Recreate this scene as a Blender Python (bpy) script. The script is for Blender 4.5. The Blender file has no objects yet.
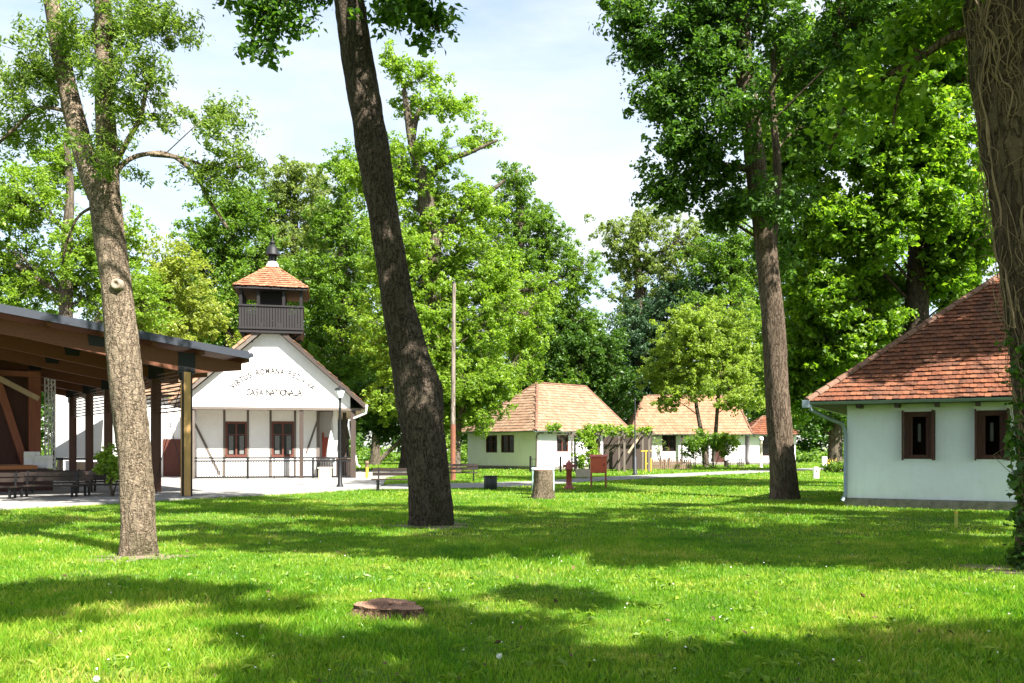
import bpy, math, random
import numpy as np
from mathutils import Vector, Matrix

# ------------------------------------------------------------------ basics
F, HY, CX, EYE = 870.0, 450.0, 512.0, 1.5
scene = bpy.context.scene
COL = scene.collection
ORG = {}
R = math.radians

def P(px, py, Y):
    return Vector(((px-CX)/F*Y, Y, EYE+(HY-py)/F*Y))
def G(px, py):
    Y = EYE*F/(py-HY)
    return Vector(((px-CX)/F*Y, Y, 0.0))

def tag(o, label=None, cat=None, group=None, kind=None):
    if label: o['label'] = label
    if cat: o['category'] = cat
    if group: o['group'] = group
    if kind: o['kind'] = kind
    return o

def empty(name, loc, label, cat, group=None):
    o = bpy.data.objects.new(name, None)
    o.empty_display_size = 0.2
    o.location = loc
    COL.objects.link(o)
    ORG[o.name] = Vector(loc)
    return tag(o, label, cat, group)

def link_mesh(name, me, mats, parent=None, loc=None):
    for m in (mats if isinstance(mats, (list, tuple)) else [mats]):
        me.materials.append(m)
    o = bpy.data.objects.new(name, me)
    COL.objects.link(o)
    if parent is not None:
        o.parent = parent
        ORG[o.name] = ORG[parent.name]
    else:
        o.location = loc if loc is not None else (0, 0, 0)
        ORG[o.name] = Vector(o.location)
    return o

def origin_of(parent, loc):
    return ORG[parent.name] if parent is not None else Vector(loc if loc is not None else (0, 0, 0))

def np_object(name, V, Fc, mats, parent=None, loc=None, smooth=False, mi=None):
    """V (n,3) world coords, Fc (m,k) faces of equal size k"""
    og = np.array(origin_of(parent, loc))
    V = np.asarray(V, dtype=np.float64) - og
    Fc = np.asarray(Fc, dtype=np.int32)
    m, k = Fc.shape
    me = bpy.data.meshes.new(name)
    me.vertices.add(len(V)); me.vertices.foreach_set('co', V.astype(np.float32).ravel())
    me.loops.add(m*k); me.loops.foreach_set('vertex_index', Fc.ravel())
    me.polygons.add(m); me.polygons.foreach_set('loop_start', np.arange(0, m*k, k, dtype=np.int32))
    me.update(calc_edges=True)
    if not smooth: me.shade_flat()
    if mi is not None: me.polygons.foreach_set('material_index', np.asarray(mi, dtype=np.int32))
    return link_mesh(name, me, mats, parent, loc)

class MB:
    """collects polygons; M maps its local frame to the world"""
    def __init__(s, M=None):
        s.v, s.f, s.sm, s.M = [], [], [], (M or Matrix.Identity(4))
    def add(s, verts, faces, smooth=False):
        b = len(s.v)
        s.v += [s.M @ Vector(v) for v in verts]
        for f in faces:
            s.f.append([i+b for i in f]); s.sm.append(smooth)
        return s
    def box(s, x0, x1, y0, y1, z0, z1):
        v = [(x0,y0,z0),(x1,y0,z0),(x1,y1,z0),(x0,y1,z0),(x0,y0,z1),(x1,y0,z1),(x1,y1,z1),(x0,y1,z1)]
        return s.add(v, [(3,2,1,0),(4,5,6,7),(0,1,5,4),(1,2,6,5),(2,3,7,6),(3,0,4,7)])
    def beam(s, p0, p1, w, h, up=(0,0,1)):
        p0, p1 = Vector(p0), Vector(p1); d = (p1-p0).normalized()
        u = d.cross(Vector(up))
        if u.length < 1e-4: u = d.cross(Vector((0,1,0)))
        u.normalize(); w2 = u.cross(d)
        v = []
        for p in (p0, p1):
            for a, b in ((-1,-1),(1,-1),(1,1),(-1,1)):
                v.append(p + u*(a*w/2) + w2*(b*h/2))
        return s.add(v, [(3,2,1,0),(4,5,6,7),(0,1,5,4),(1,2,6,5),(2,3,7,6),(3,0,4,7)])
    def tube(s, pts, rad, n=8, cap=True):
        pts = [Vector(p) for p in pts]
        if not isinstance(rad, (list, tuple)): rad = [rad]*len(pts)
        rings = []; ref = None
        for i, p in enumerate(pts):
            d = (pts[min(i+1, len(pts)-1)] - pts[max(i-1, 0)]).normalized()
            if ref is None:
                ref = Vector((0,0,1)).cross(d)
                if ref.length < 1e-3: ref = Vector((1,0,0))
            u = (ref - d*ref.dot(d)).normalized(); ref = u; w = d.cross(u)
            rings.append([p + (u*math.cos(2*math.pi*k/n) + w*math.sin(2*math.pi*k/n))*rad[i] for k in range(n)])
        v = [q for r in rings for q in r]
        f = [(i*n+k, i*n+(k+1)%n, (i+1)*n+(k+1)%n, (i+1)*n+k) for i in range(len(pts)-1) for k in range(n)]
        s.add(v, f, True)
        if cap:
            s.add(rings[0][::-1], [tuple(range(n))]); s.add(rings[-1], [tuple(range(n))])
        return s
    def prism(s, poly, vec):
        n = len(poly); a = [Vector(p) for p in poly]; b = [p+Vector(vec) for p in a]
        return s.add(a+b, [tuple(range(n))[::-1], tuple(range(n, 2*n))] + [(i,(i+1)%n,n+(i+1)%n,n+i) for i in range(n)])
    def lathe(s, c, prof, n=16):
        c = Vector(c); v = []
        for (r, z) in prof:
            v += [c+Vector((r*math.cos(2*math.pi*k/n), r*math.sin(2*math.pi*k/n), z)) for k in range(n)]
        f = [(i*n+k, i*n+(k+1)%n, (i+1)*n+(k+1)%n, (i+1)*n+k) for i in range(len(prof)-1) for k in range(n)]
        s.add(v, f, True)
        m = len(prof)-1
        s.add(v[:n][::-1], [tuple(range(n))]); s.add(v[m*n:], [tuple(range(n))])
        return s
    def build(s, name, mat, parent=None, loc=None, bevel=0):
        og = origin_of(parent, loc)
        me = bpy.data.meshes.new(name)
        me.from_pydata([tuple(p-og) for p in s.v], [], s.f)
        me.polygons.foreach_set('use_smooth', s.sm); me.update()
        o = link_mesh(name, me, mat, parent, loc)
        if bevel:
            b = o.modifiers.new('bevel', 'BEVEL'); b.width = bevel; b.segments = 2; b.limit_method = 'ANGLE'
        return o

def frame(o, u, v):
    u = Vector(u).to_3d().normalized(); v = Vector(v).to_3d().normalized(); w = u.cross(v)
    return Matrix(((u.x,v.x,w.x,o[0]),(u.y,v.y,w.y,o[1]),(u.z,v.z,w.z,o[2]),(0,0,0,1)))

# ------------------------------------------------------------------ materials
class NT:
    def __init__(s, name):
        s.m = bpy.data.materials.new(name); s.m.use_nodes = True
        s.t = s.m.node_tree; s.t.nodes.clear()
        s.out = s.n('ShaderNodeOutputMaterial')
    def n(s, typ, **kw):
        nd = s.t.nodes.new(typ)
        for k, v in kw.items():
            if k.startswith('i_'):
                key = k[2:].replace('_', ' ')
                nd.inputs[int(key) if key.isdigit() else key].default_value = v
            else: setattr(nd, k, v)
        return nd
    def l(s, a, b): s.t.links.new(a, b)
    def coord(s, scale=(1,1,1)):
        tc = s.n('ShaderNodeTexCoord'); mp = s.n('ShaderNodeMapping'); mp.inputs['Scale'].default_value = scale
        s.l(tc.outputs['Object'], mp.inputs['Vector']); return mp.outputs[0]
    def noise(s, co, scale, detail=4, rough=.55):
        nd = s.n('ShaderNodeTexNoise'); nd.inputs['Scale'].default_value = scale
        nd.inputs['Detail'].default_value = detail; nd.inputs['Roughness'].default_value = rough
        if co is not None: s.l(co, nd.inputs['Vector'])
        return nd.outputs['Fac']
    def ramp(s, fac, stops):
        r = s.n('ShaderNodeValToRGB'); e = r.color_ramp.elements
        while len(e) < len(stops): e.new(.5)
        for el, (p, c) in zip(e, stops):
            el.position = p; el.color = (*c, 1)
        s.l(fac, r.inputs[0]); return r.outputs[0]
    def mix(s, fac, a, b, mode='MIX'):
        m = s.n('ShaderNodeMix', data_type='RGBA', blend_type=mode)
        for val, inp in ((fac, m.inputs[0]), (a, m.inputs[6]), (b, m.inputs[7])):
            if hasattr(val, 'is_output'): s.l(val, inp)
            elif isinstance(val, (tuple, list)): inp.default_value = (*val[:3], 1)
            else: inp.default_value = val
        return m.outputs[2]
    def math(s, op, a, b=0.0):
        m = s.n('ShaderNodeMath', operation=op)
        for val, inp in ((a, m.inputs[0]), (b, m.inputs[1])):
            if hasattr(val, 'is_output'): s.l(val, inp)
            else: inp.default_value = val
        return m.outputs[0]
    def bsdf(s, col, rough=.7, metal=0, bump=None, bs=.5, bd=.02, spec=.4):
        b = s.n('ShaderNodeBsdfPrincipled')
        if hasattr(col, 'is_output'): s.l(col, b.inputs['Base Color'])
        else: b.inputs['Base Color'].default_value = (*col, 1)
        if hasattr(rough, 'is_output'): s.l(rough, b.inputs['Roughness'])
        else: b.inputs['Roughness'].default_value = rough
        b.inputs['Metallic'].default_value = metal
        b.inputs['Specular IOR Level'].default_value = spec
        if bump is not None:
            bp = s.n('ShaderNodeBump'); bp.inputs['Strength'].default_value = bs; bp.inputs['Distance'].default_value = bd
            s.l(bump, bp.inputs['Height']); s.l(bp.outputs[0], b.inputs['Normal'])
        s.l(b.outputs[0], s.out.inputs[0]); return s.m

def sc(c, k): return tuple(min(1, x*k) for x in c)

def m_plain(name, c, rough=.6, metal=0, var=.25, scale=6, bs=.2, bd=.01, stretch=(1,1,1)):
    t = NT(name); co = t.coord(stretch); n1 = t.noise(co, scale, 5); n2 = t.noise(co, scale*9, 3)
    col = t.ramp(n1, [(.3, sc(c, 1-var)), (.7, sc(c, 1+var))])
    col = t.mix(.35, col, t.ramp(n2, [(.3, sc(c, 1-var)), (.7, sc(c, 1+var))]))
    return t.bsdf(col, rough, metal, n2, bs, bd)

def m_wood(name, c, var=.35, axis='z', rough=.65):
    st = {'z': (14,14,1.2), 'x': (1.2,14,14), 'y': (14,1.2,14)}[axis]
    t = NT(name); co = t.coord(st); n1 = t.noise(co, 1.6, 6, .65); n2 = t.noise(t.coord(), .8, 3)
    col = t.ramp(n1, [(.25, sc(c, 1-var)), (.5, c), (.75, sc(c, 1+var))])
    col = t.mix(t.math('MULTIPLY', n2, .5), col, sc(c, .6))
    return t.bsdf(col, rough, 0, n1, .35, .01)

def m_plaster(name, c, dirt=(.35,.31,.25), amt=.35, low=.6):
    t = NT(name); co = t.coord(); n1 = t.noise(co, .9, 6, .6); n2 = t.noise(co, 7, 5, .6); n3 = t.noise(t.coord((5,5,.5)), 1.5, 5)
    n5 = t.noise(co, .35, 5, .65); n6 = t.noise(co, 2.4, 6, .7)
    k = t.ramp(n1, [(.46, (0,0,0)), (.80, (1,1,1))])
    col = t.mix(t.math('MULTIPLY', k, amt), c, dirt)
    col = t.mix(t.ramp(n5, [(.42,(0,0,0)),(.60,(.35,.35,.35))]), col, sc(c, .82))
    col = t.mix(t.math('MULTIPLY', t.ramp(n6, [(.60,(0,0,0)),(.66,(1,1,1))]), amt*.6), col, (dirt[0]*1.5, dirt[1]*1.5, dirt[2]*1.4))
    st = t.ramp(n3, [(.54, (0,0,0)), (.8, (1,1,1))])
    col = t.mix(t.math('MULTIPLY', st, amt*.7), col, dirt)
    # splash stains near the foot of the wall
    sx = t.n('ShaderNodeSeparateXYZ'); t.l(t.coord(), sx.inputs[0])
    z = t.math('SUBTRACT', low, sx.outputs[2])
    z = t.math('MULTIPLY', t.math('ADD', z, t.math('MULTIPLY', t.math('SUBTRACT', n6, .5), 1.6)), 1.3); z = t.math('MAXIMUM', t.math('MINIMUM', z, 1), 0)
    col = t.mix(t.math('MULTIPLY', z, amt*1.5), col, sc(dirt, 1.2))
    return t.bsdf(col, .95, 0, t.math('ADD', t.math('MULTIPLY', n6, .8), t.math('MULTIPLY', n2, .5)), .7, .025, .15)

def m_tile(name, stops, rough=.8, moss=.0):
    t = NT(name); g = t.n('ShaderNodeNewGeometry'); co = t.coord()
    col = t.ramp(g.outputs['Random Per Island'], stops)
    n1 = t.noise(co, 1.1, 5, .6); n2 = t.noise(co, 25, 4)
    dk = t.ramp(n1, [(.5, (0,0,0)), (.75, (1,1,1))])
    col = t.mix(t.math('MULTIPLY', dk, .45+moss), col, (.060,.042,.028))
    col = t.mix(.22, col, t.ramp(n2, [(.3, (.04,.022,.015)), (.7, (.30,.17,.11))]))
    return t.bsdf(col, rough, 0, n2, .4, .006, .25)

def m_leaf(name, stops, trans=.42, gloss=.028, tk=2.1, k=1.12, patchy=False):
    stops = [(p, (c[0]*k*1.06, c[1]*k, c[2]*k*.9)) for p, c in stops]
    t = NT(name); g = t.n('ShaderNodeNewGeometry'); oi = t.n('ShaderNodeObjectInfo')
    n1 = t.noise(t.coord(), .35, 3)
    fac = t.math('ADD', t.math('MULTIPLY', g.outputs['Random Per Island'], .65), t.math('MULTIPLY', n1, .38))
    if patchy:
        p1 = t.noise(t.coord(), .45, 5, .65); p2 = t.noise(t.coord(), 2.6, 4, .6)
        q = t.math('ADD', t.math('MULTIPLY', t.math('SUBTRACT', p1, .5), 1.9), t.math('MULTIPLY', t.math('SUBTRACT', p2, .5), 1.0))
        fac = t.math('ADD', t.math('MULTIPLY', g.outputs['Random Per Island'], .5), t.math('ADD', q, .30))
    col = t.ramp(fac, stops)
    d = t.n('ShaderNodeBsdfDiffuse'); tr = t.n('ShaderNodeBsdfTranslucent'); gl = t.n('ShaderNodeBsdfGlossy')
    gl.inputs['Roughness'].default_value = .42; gl.inputs['Color'].default_value = (.6,.7,.6,1)
    t.l(col, d.inputs['Color'])
    t.l(t.mix(1.0, col, (1.15*tk, 1.25*tk, .55*tk), 'MULTIPLY'), tr.inputs['Color'])
    m1 = t.n('ShaderNodeMixShader'); m1.inputs[0].default_value = trans
    t.l(d.outputs[0], m1.inputs[1]); t.l(tr.outputs[0], m1.inputs[2])
    m2 = t.n('ShaderNodeMixShader'); m2.inputs[0].default_value = gloss
    t.l(m1.outputs[0], m2.inputs[1]); t.l(gl.outputs[0], m2.inputs[2])
    t.l(m2.outputs[0], t.out.inputs[0]); return t.m

def m_bark(name, dark, mid, light, scale=9, zs=.3, bd=.05, hc=.35):
    """furrowed bark: long ridges split by shorter cross cracks"""
    t = NT(name)
    co1 = t.coord((1,1,zs)); co2 = t.coord((1,1,1.9)); co3 = t.coord((1,1,.55))
    def crack(co, sc_, w):
        n = t.n('ShaderNodeTexNoise'); n.inputs['Scale'].default_value = sc_; n.inputs['Detail'].default_value = 2.5
        n.inputs['Roughness'].default_value = .5; n.inputs['Distortion'].default_value = .5; t.l(co, n.inputs['Vector'])
        d = t.math('ABSOLUTE', t.math('SUBTRACT', n.outputs['Fac'], .5))
        return t.ramp(d, [(0,(0,0,0)),(w*.5,(.55,.55,.55)),(w,(1,1,1))])
    c1 = crack(co1, scale, .075); c2 = crack(co2, scale*.8, .05); c3 = crack(co3, scale*2.1, .09)
    nf = t.noise(t.coord((1,1,.6)), scale*7, 5, .7)
    h = t.math('ADD', t.math('MULTIPLY', c1, .55), t.math('ADD', t.math('MULTIPLY', c2, hc*.6), t.math('MULTIPLY', c3, .18)))
    h = t.math('ADD', t.math('MULTIPLY', h, .8), t.math('MULTIPLY', nf, .35))
    col = t.ramp(h, [(.22, dark), (.62, mid), (1.0, light)])
    n2 = t.noise(t.coord((1,1,.5)), .9, 4)
    col = t.mix(t.math('MULTIPLY', t.ramp(n2, [(.42, (0,0,0)), (.7, (1,1,1))]), .5), col, sc(mid, .5))
    n4 = t.noise(t.coord((1,1,.7)), 2.3, 5, .65)
    col = t.mix(t.math('MULTIPLY', t.ramp(n4, [(.55, (0,0,0)), (.75, (1,1,1))]), .3), col, (mid[0]*.75, mid[1]*.95, mid[2]*.7))
    sx = t.n('ShaderNodeSeparateXYZ'); t.l(t.coord(), sx.inputs[0])
    z = t.math('MAXIMUM', t.math('MINIMUM', t.math('SUBTRACT', 1.0, t.math('MULTIPLY', sx.outputs[2], .7)), 1), 0)
    ms = t.math('MULTIPLY', z, t.ramp(t.noise(t.coord((1,1,.6)), 3.2, 5, .7), [(.48,(0,0,0)),(.62,(1,1,1))]))
    col = t.mix(t.math('MULTIPLY', ms, .5), col, (.055,.062,.022))
    return t.bsdf(col, .95, 0, h, 1.0, bd, .1)

POLE = m_bark('pole_wood', (.06,.05,.04), (.20,.165,.13), (.36,.31,.26), 6, .15, .02, .1)
POLEFOOT = m_plain('pole_foot', (.17,.065,.035), .8, var=.35, scale=4)
LEAF_ASH = m_leaf('leaf_ash', [(.15,(.055,.095,.020)),(.5,(.095,.155,.032)),(.85,(.165,.225,.050))], .40)
LEAF_DARK = m_leaf('leaf_dark', [(.15,(.018,.048,.009)),(.5,(.036,.084,.013)),(.85,(.070,.135,.020))], .36)
LEAF_MAPLE = m_leaf('leaf_maple', [(.15,(.040,.092,.008)),(.5,(.078,.150,.012)),(.85,(.145,.225,.022))], .46)
LEAF_MID = m_leaf('leaf_mid', [(.15,(.040,.085,.012)),(.5,(.078,.148,.020)),(.85,(.130,.205,.030))], .42)
LEAF_BRIGHT = m_leaf('leaf_bright', [(.15,(.065,.125,.014)),(.5,(.120,.200,.022)),(.85,(.185,.260,.038))], .44)
LEAF_YELLOW = m_leaf('leaf_yellow', [(.15,(.095,.130,.022)),(.5,(.170,.215,.040)),(.85,(.240,.270,.062))], .44)
LEAF_LIME = m_leaf('leaf_lime', [(.15,(.085,.135,.022)),(.5,(.150,.215,.036)),(.85,(.215,.275,.062))], .44)
LEAF_PALE = m_leaf('leaf_pale', [(.15,(.060,.100,.028)),(.5,(.115,.160,.045)),(.85,(.180,.215,.075))], .40)
DRYLEAF = m_plain('dry_leaf', (.085,.055,.022), .9, var=.5, scale=3)
LEAF_FIR = m_leaf('leaf_fir', [(.15,(.015,.040,.020)),(.5,(.028,.065,.032)),(.85,(.05,.095,.05))], .2)
GRASS = m_leaf('grass_blade', [(.0,(.032,.105,.005)),(.35,(.070,.178,.008)),(.65,(.140,.240,.018)),(.9,(.235,.285,.045)),(1,(.33,.31,.10))], .40, .03, 1.9, 1.12, True)

BARK_ASH = m_bark('bark_ash', (.034,.024,.017), (.140,.103,.070), (.25,.195,.138), 15, .28, .05, .8)
BARK_OAK = m_bark('bark_oak', (.010,.008,.006), (.054,.041,.030), (.115,.090,.066), 12, .35, .06, .55)
BARK_TALL = m_bark('bark_tall', (.022,.016,.011), (.098,.072,.050), (.18,.138,.10), 12, .22, .05, .2)
BARK_VINE = m_bark('bark_vine', (.020,.014,.009), (.10,.070,.045), (.19,.137,.09), 11, .2, .06, .2)
BARK_FAR = m_bark('bark_far', (.025,.020,.015), (.085,.068,.050), (.16,.13,.10), 6, .25, .05)
TWIG = m_plain('dry_twig', (.20,.135,.078), .9, var=.5, scale=5)

WALL_BLUE = m_plaster('limewash_blue', (.76,.80,.88), (.36,.36,.34), .22)
WALL_WHITE = m_plaster('limewash_white', (.88,.84,.87), (.45,.42,.36), .22)
WALL_CHURCH = m_plaster('limewash_church', (.80,.78,.75), (.45,.38,.30), .25)
STONE = m_plain('foundation_stone', (.20,.18,.155), .95, var=.5, scale=7, bs=.8, bd=.04)
TILE_RED = m_tile('tile_red', [(0,(.072,.021,.010)),(.3,(.125,.033,.012)),(.7,(.165,.047,.017)),(1,(.205,.072,.030))], moss=.2)
TILE_PALE = m_tile('tile_pale', [(0,(.195,.120,.072)),(.4,(.235,.150,.092)),(.8,(.265,.175,.110)),(1,(.30,.21,.14))])
TILE_ORANGE = m_tile('tile_orange', [(0,(.25,.125,.068)),(.5,(.295,.155,.088)),(1,(.33,.19,.115))])
TILE_TOWER = m_tile('tile_tower', [(0,(.25,.092,.045)),(.5,(.32,.125,.064)),(1,(.37,.17,.095))])
TILE_MORTAR = m_tile('tile_ridge', [(0,(.12,.055,.033)),(1,(.20,.115,.078))])
DARKWOOD = m_wood('dark_wood', (.050,.034,.026))
TOWERWOOD = m_wood('tower_wood', (.012,.009,.009), .4)
GREYWOOD = m_wood('grey_wood', (.13,.105,.085))
FRAMEWOOD = m_wood('red_brown_frame', (.12,.035,.022))
SHUTTER = m_wood('shutter_brown', (.075,.022,.015))
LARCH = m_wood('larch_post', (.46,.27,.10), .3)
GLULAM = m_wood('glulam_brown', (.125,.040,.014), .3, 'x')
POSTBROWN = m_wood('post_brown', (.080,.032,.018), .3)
STAGERED = m_wood('stage_red', (.24,.075,.040), .3)
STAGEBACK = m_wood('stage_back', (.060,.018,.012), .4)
STAGEORANGE = m_wood('stage_floor', (.42,.16,.055), .3, 'x')
LIGHTWOOD = m_wood('light_wood', (.42,.30,.20), .25)
FENCEWOOD = m_wood('fence_wood', (.20,.125,.085), .35)
STEEL_DARK = m_plain('steel_dark', (.006,.006,.007), .6, .1, .2, 4, .05)
METAL_ROOF = m_plain('roof_sheet', (.022,.027,.038), .6, .1, .15, 3, .05)
GUTTER = m_plain('gutter_grey', (.22,.27,.31), .45, .5, .2, 5, .05)
PIPE_WHITE = m_plain('pipe_white', (.70,.70,.68), .5, 0, .12, 5, .05)
IRON = m_plain('iron_black', (.010,.010,.011), .5, .3, .2, 6, .05)
def paved(name, c, joint):
    t = NT(name); co = t.coord(); n1 = t.noise(co, .35, 6, .6); n2 = t.noise(co, 6, 6, .7); n3 = t.noise(co, 60, 3, .7)
    col = t.ramp(n1, [(.3, sc(c,.68)), (.5, c), (.72, sc(c,1.2))])
    col = t.mix(.45, col, t.ramp(n2, [(.3, sc(c,.6)), (.7, sc(c,1.25))]))
    col = t.mix(.25, col, t.ramp(n3, [(.3, sc(c,.5)), (.7, sc(c,1.4))]))
    if joint:
        br = t.n('ShaderNodeTexBrick'); br.inputs['Scale'].default_value = 1; br.inputs['Mortar Size'].default_value = .03
        br.inputs['Brick Width'].default_value = 2.4; br.inputs['Row Height'].default_value = 1.6; br.inputs['Color1'].default_value = (0,0,0,1); br.inputs['Color2'].default_value = (.2,.2,.2,1); br.inputs['Mortar'].default_value = (1,1,1,1)
        t.l(co, br.inputs['Vector']); col = t.mix(t.math('MULTIPLY', br.outputs['Color'], .55), col, (.10,.095,.085))
    return t.bsdf(col, .92, 0, n3, .5, .01, .2)
CONCRETE = paved('slab_concrete', (.27,.258,.24), True)
PATHMAT = paved('path_gravel', (.215,.207,.195), False)
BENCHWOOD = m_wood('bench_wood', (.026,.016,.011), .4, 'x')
REDPAINT = m_plain('red_paint', (.50,.085,.045), .45, 0, .25, 6, .08)
REDDARK = m_plain('hydrant_red', (.27,.055,.045), .5, 0, .3, 8, .1)
YELLOWPAINT = m_plain('yellow_paint', (.62,.36,.04), .5, 0, .2, 6, .05)
YELLOWGREEN = m_plain('yellow_green_paint', (.36,.38,.06), .6, 0, .2, 8, .05)
PALEBLUE = m_plain('pale_blue_plastic', (.50,.64,.68), .45, 0, .1, 4, .03)
WHITEPAINT = m_plain('white_paint', (.78,.77,.74), .55, 0, .12, 5, .05)
CREAM = m_plain('cream_plastic', (.74,.66,.44), .5, 0, .15, 5, .05)
PANELWHITE = m_plain('screen_cloth', (.56,.55,.52), .8, 0, .08, 1.2, .05)
def stump_mat():
    t = NT('cut_wood'); co = t.coord(); sx = t.n('ShaderNodeSeparateXYZ'); t.l(co, sx.inputs[0])
    n1 = t.noise(co, 5, 5, .6); n2 = t.noise(co, 30, 4, .7)
    d = t.math('SQRT', t.math('ADD', t.math('MULTIPLY', sx.outputs[0], sx.outputs[0]), t.math('MULTIPLY', sx.outputs[1], sx.outputs[1])))
    rg_ = t.math('SINE', t.math('MULTIPLY', t.math('ADD', d, t.math('MULTIPLY', n1, .05)), 190))
    col = t.ramp(n1, [(.3,(.20,.115,.075)),(.55,(.40,.22,.145)),(.75,(.52,.34,.23))])
    col = t.mix(t.math('MULTIPLY', t.math('ADD', rg_, 1), .22), col, (.10,.06,.042))
    col = t.mix(t.math('MULTIPLY', t.ramp(n2, [(.5,(0,0,0)),(.75,(1,1,1))]), .5), col, (.08,.06,.05))
    return t.bsdf(col, .95, 0, t.math('ADD', n2, t.math('MULTIPLY', rg_, .25)), .8, .012, .1)
STUMPTOP = stump_mat()
BARK_STUMP = m_bark('bark_stump', (.04,.024,.016), (.17,.095,.060), (.30,.19,.125), 16, .3, .05, .3)
SANDSTONE = m_plain('sand_stone', (.42,.36,.26), .9, 0, .2, 5, .3)
BLACKPLASTIC = m_plain('black_plastic', (.02,.021,.025), .5, 0, .2, 6, .05)
CURTAIN = m_plain('curtain', (.62,.57,.48), .9, 0, .15, 9, .1)
CURTAIN_GREY = m_plain('curtain_grey', (.15,.155,.145), .9, 0, .3, 12, .1)
CLAY = m_plain('clay_pot', (.45,.22,.08), .8, 0, .25, 9, .1)
LETTER = m_plain('letter_grey', (.035,.030,.027), .9, 0, .3, 12, .05)
LAMPGLASS = m_plain('lamp_glass', (.62,.64,.60), .25, 0, .06, 5, .02)
FLOWER = m_plain('flower_yellow', (.70,.50,.05), .7, 0, .3, 9, .05)
DAISY = m_plain('daisy_white', (.75,.75,.70), .8, 0, .1, 9, .05)
t = NT('dark_glass'); GLASS = t.bsdf(t.ramp(t.noise(t.coord(), 3, 3), [(.3,(.006,.005,.005)),(.7,(.014,.014,.013))]), .15, 0, None, spec=.22)
t = NT('room_dark'); ROOMDARK = t.bsdf((.045,.028,.020), .9, 0, t.noise(t.coord(), 8, 3), .2, .01)  # darkness of unlit rooms, put into the colour

def ground_mat():
    t = NT('lawn_soil'); co = t.coord()
    a = t.noise(co, .12, 6, .6); b = t.noise(co, 1.7, 6, .65); c = t.noise(co, 14, 5, .7)
    col = t.ramp(b, [(.28,(.040,.095,.008)),(.5,(.080,.145,.012)),(.72,(.140,.190,.026))])
    col = t.mix(.5, col, t.ramp(c, [(.3,(.030,.070,.010)),(.55,(.080,.150,.020)),(.8,(.17,.225,.040))]))
    dry = t.ramp(a, [(.52,(0,0,0)),(.72,(1,1,1))])
    col = t.mix(t.math('MULTIPLY', dry, .35), col, (.17,.185,.055))
    soil = t.ramp(t.noise(co, .8, 6, .7), [(.58,(0,0,0)),(.70,(1,1,1))])
    col = t.mix(t.math('MULTIPLY', soil, .5), col, (.17,.125,.075))
    return t.bsdf(col, .95, 0, c, .8, .05, .1)
LAWN = ground_mat()

# ------------------------------------------------------------------ sun, sky, camera
SUN = Vector((.66, -.75, 1.11*math.hypot(.66,.75))).normalized()
sd = bpy.data.lights.new('sun', 'SUN'); sd.energy = 5.0; sd.angle = R(.5); sd.color = (1.0, .955, .88)
so = bpy.data.objects.new('sun', sd); COL.objects.link(so)
so.rotation_euler = (-SUN).to_track_quat('-Z', 'Y').to_euler(); so.location = (20, -20, 40)

w = bpy.data.worlds.new('World'); scene.world = w; w.use_nodes = True
nt = w.node_tree; nt.nodes.clear()
sky = nt.nodes.new('ShaderNodeTexSky'); sky.sky_type = 'NISHITA'; sky.sun_disc = False
sky.sun_elevation = math.asin(SUN.z); sky.sun_rotation = math.atan2(SUN.x, SUN.y)
sky.air_density = 1.0; sky.dust_density = .6; sky.ozone_density = 1.0
bg = nt.nodes.new('ShaderNodeBackground'); bg.inputs[1].default_value = .080
wo = nt.nodes.new('ShaderNodeOutputWorld')
tc = nt.nodes.new('ShaderNodeTexCoord'); mp = nt.nodes.new('ShaderNodeMapping')
mp.inputs['Scale'].default_value = (1.0, 1.0, 3.2); mp.inputs['Rotation'].default_value = (0, R(14), R(20))
nz = nt.nodes.new('ShaderNodeTexNoise'); nz.inputs['Scale'].default_value = 2.3; nz.inputs['Detail'].default_value = 7
nz.inputs['Roughness'].default_value = .58; nz.inputs['Distortion'].default_value = .35
rp = nt.nodes.new('ShaderNodeValToRGB')
rp.color_ramp.elements[0].position = .34; rp.color_ramp.elements[0].color = (.26,.26,.26,1)
rp.color_ramp.elements[1].position = .66; rp.color_ramp.elements[1].color = (.92,.92,.92,1)
mx = nt.nodes.new('ShaderNodeMix'); mx.data_type = 'RGBA'
mx.inputs[7].default_value = (3.5, 3.65, 3.75, 1)
L = nt.links.new
L(tc.outputs['Generated'], mp.inputs[0]); L(mp.outputs[0], nz.inputs['Vector']); L(nz.outputs['Fac'], rp.inputs[0])
L(rp.outputs[0], mx.inputs[0]); L(sky.outputs[0], mx.inputs[6]); L(mx.outputs[2], bg.inputs[0]); L(bg.outputs[0], wo.inputs[0])

cd = bpy.data.cameras.new('camera'); cam = bpy.data.objects.new('camera', cd); COL.objects.link(cam)
cam.location = (0, 0, EYE); cam.rotation_euler = (R(90), 0, 0)
cd.sensor_width = 36; cd.lens = 36*F/1024; cd.shift_y = (HY-341.5)/1024; cd.clip_end = 2000; cd.clip_start = .05
scene.camera = cam
scene.view_settings.view_transform = 'Standard'; scene.view_settings.look = 'None'
scene.view_settings.exposure = 2.05; scene.view_settings.gamma = 1
scene.cycles.use_denoising = True
try: scene.cycles.denoiser = 'OPENIMAGEDENOISE'
except Exception: pass
scene.cycles.max_bounces = 7; scene.cycles.diffuse_bounces = 3; scene.cycles.transmission_bounces = 4
scene.cycles.transparent_max_bounces = 4; scene.cycles.caustics_reflective = False; scene.cycles.caustics_refractive = False
scene.cycles.sample_clamp_indirect = 6

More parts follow.
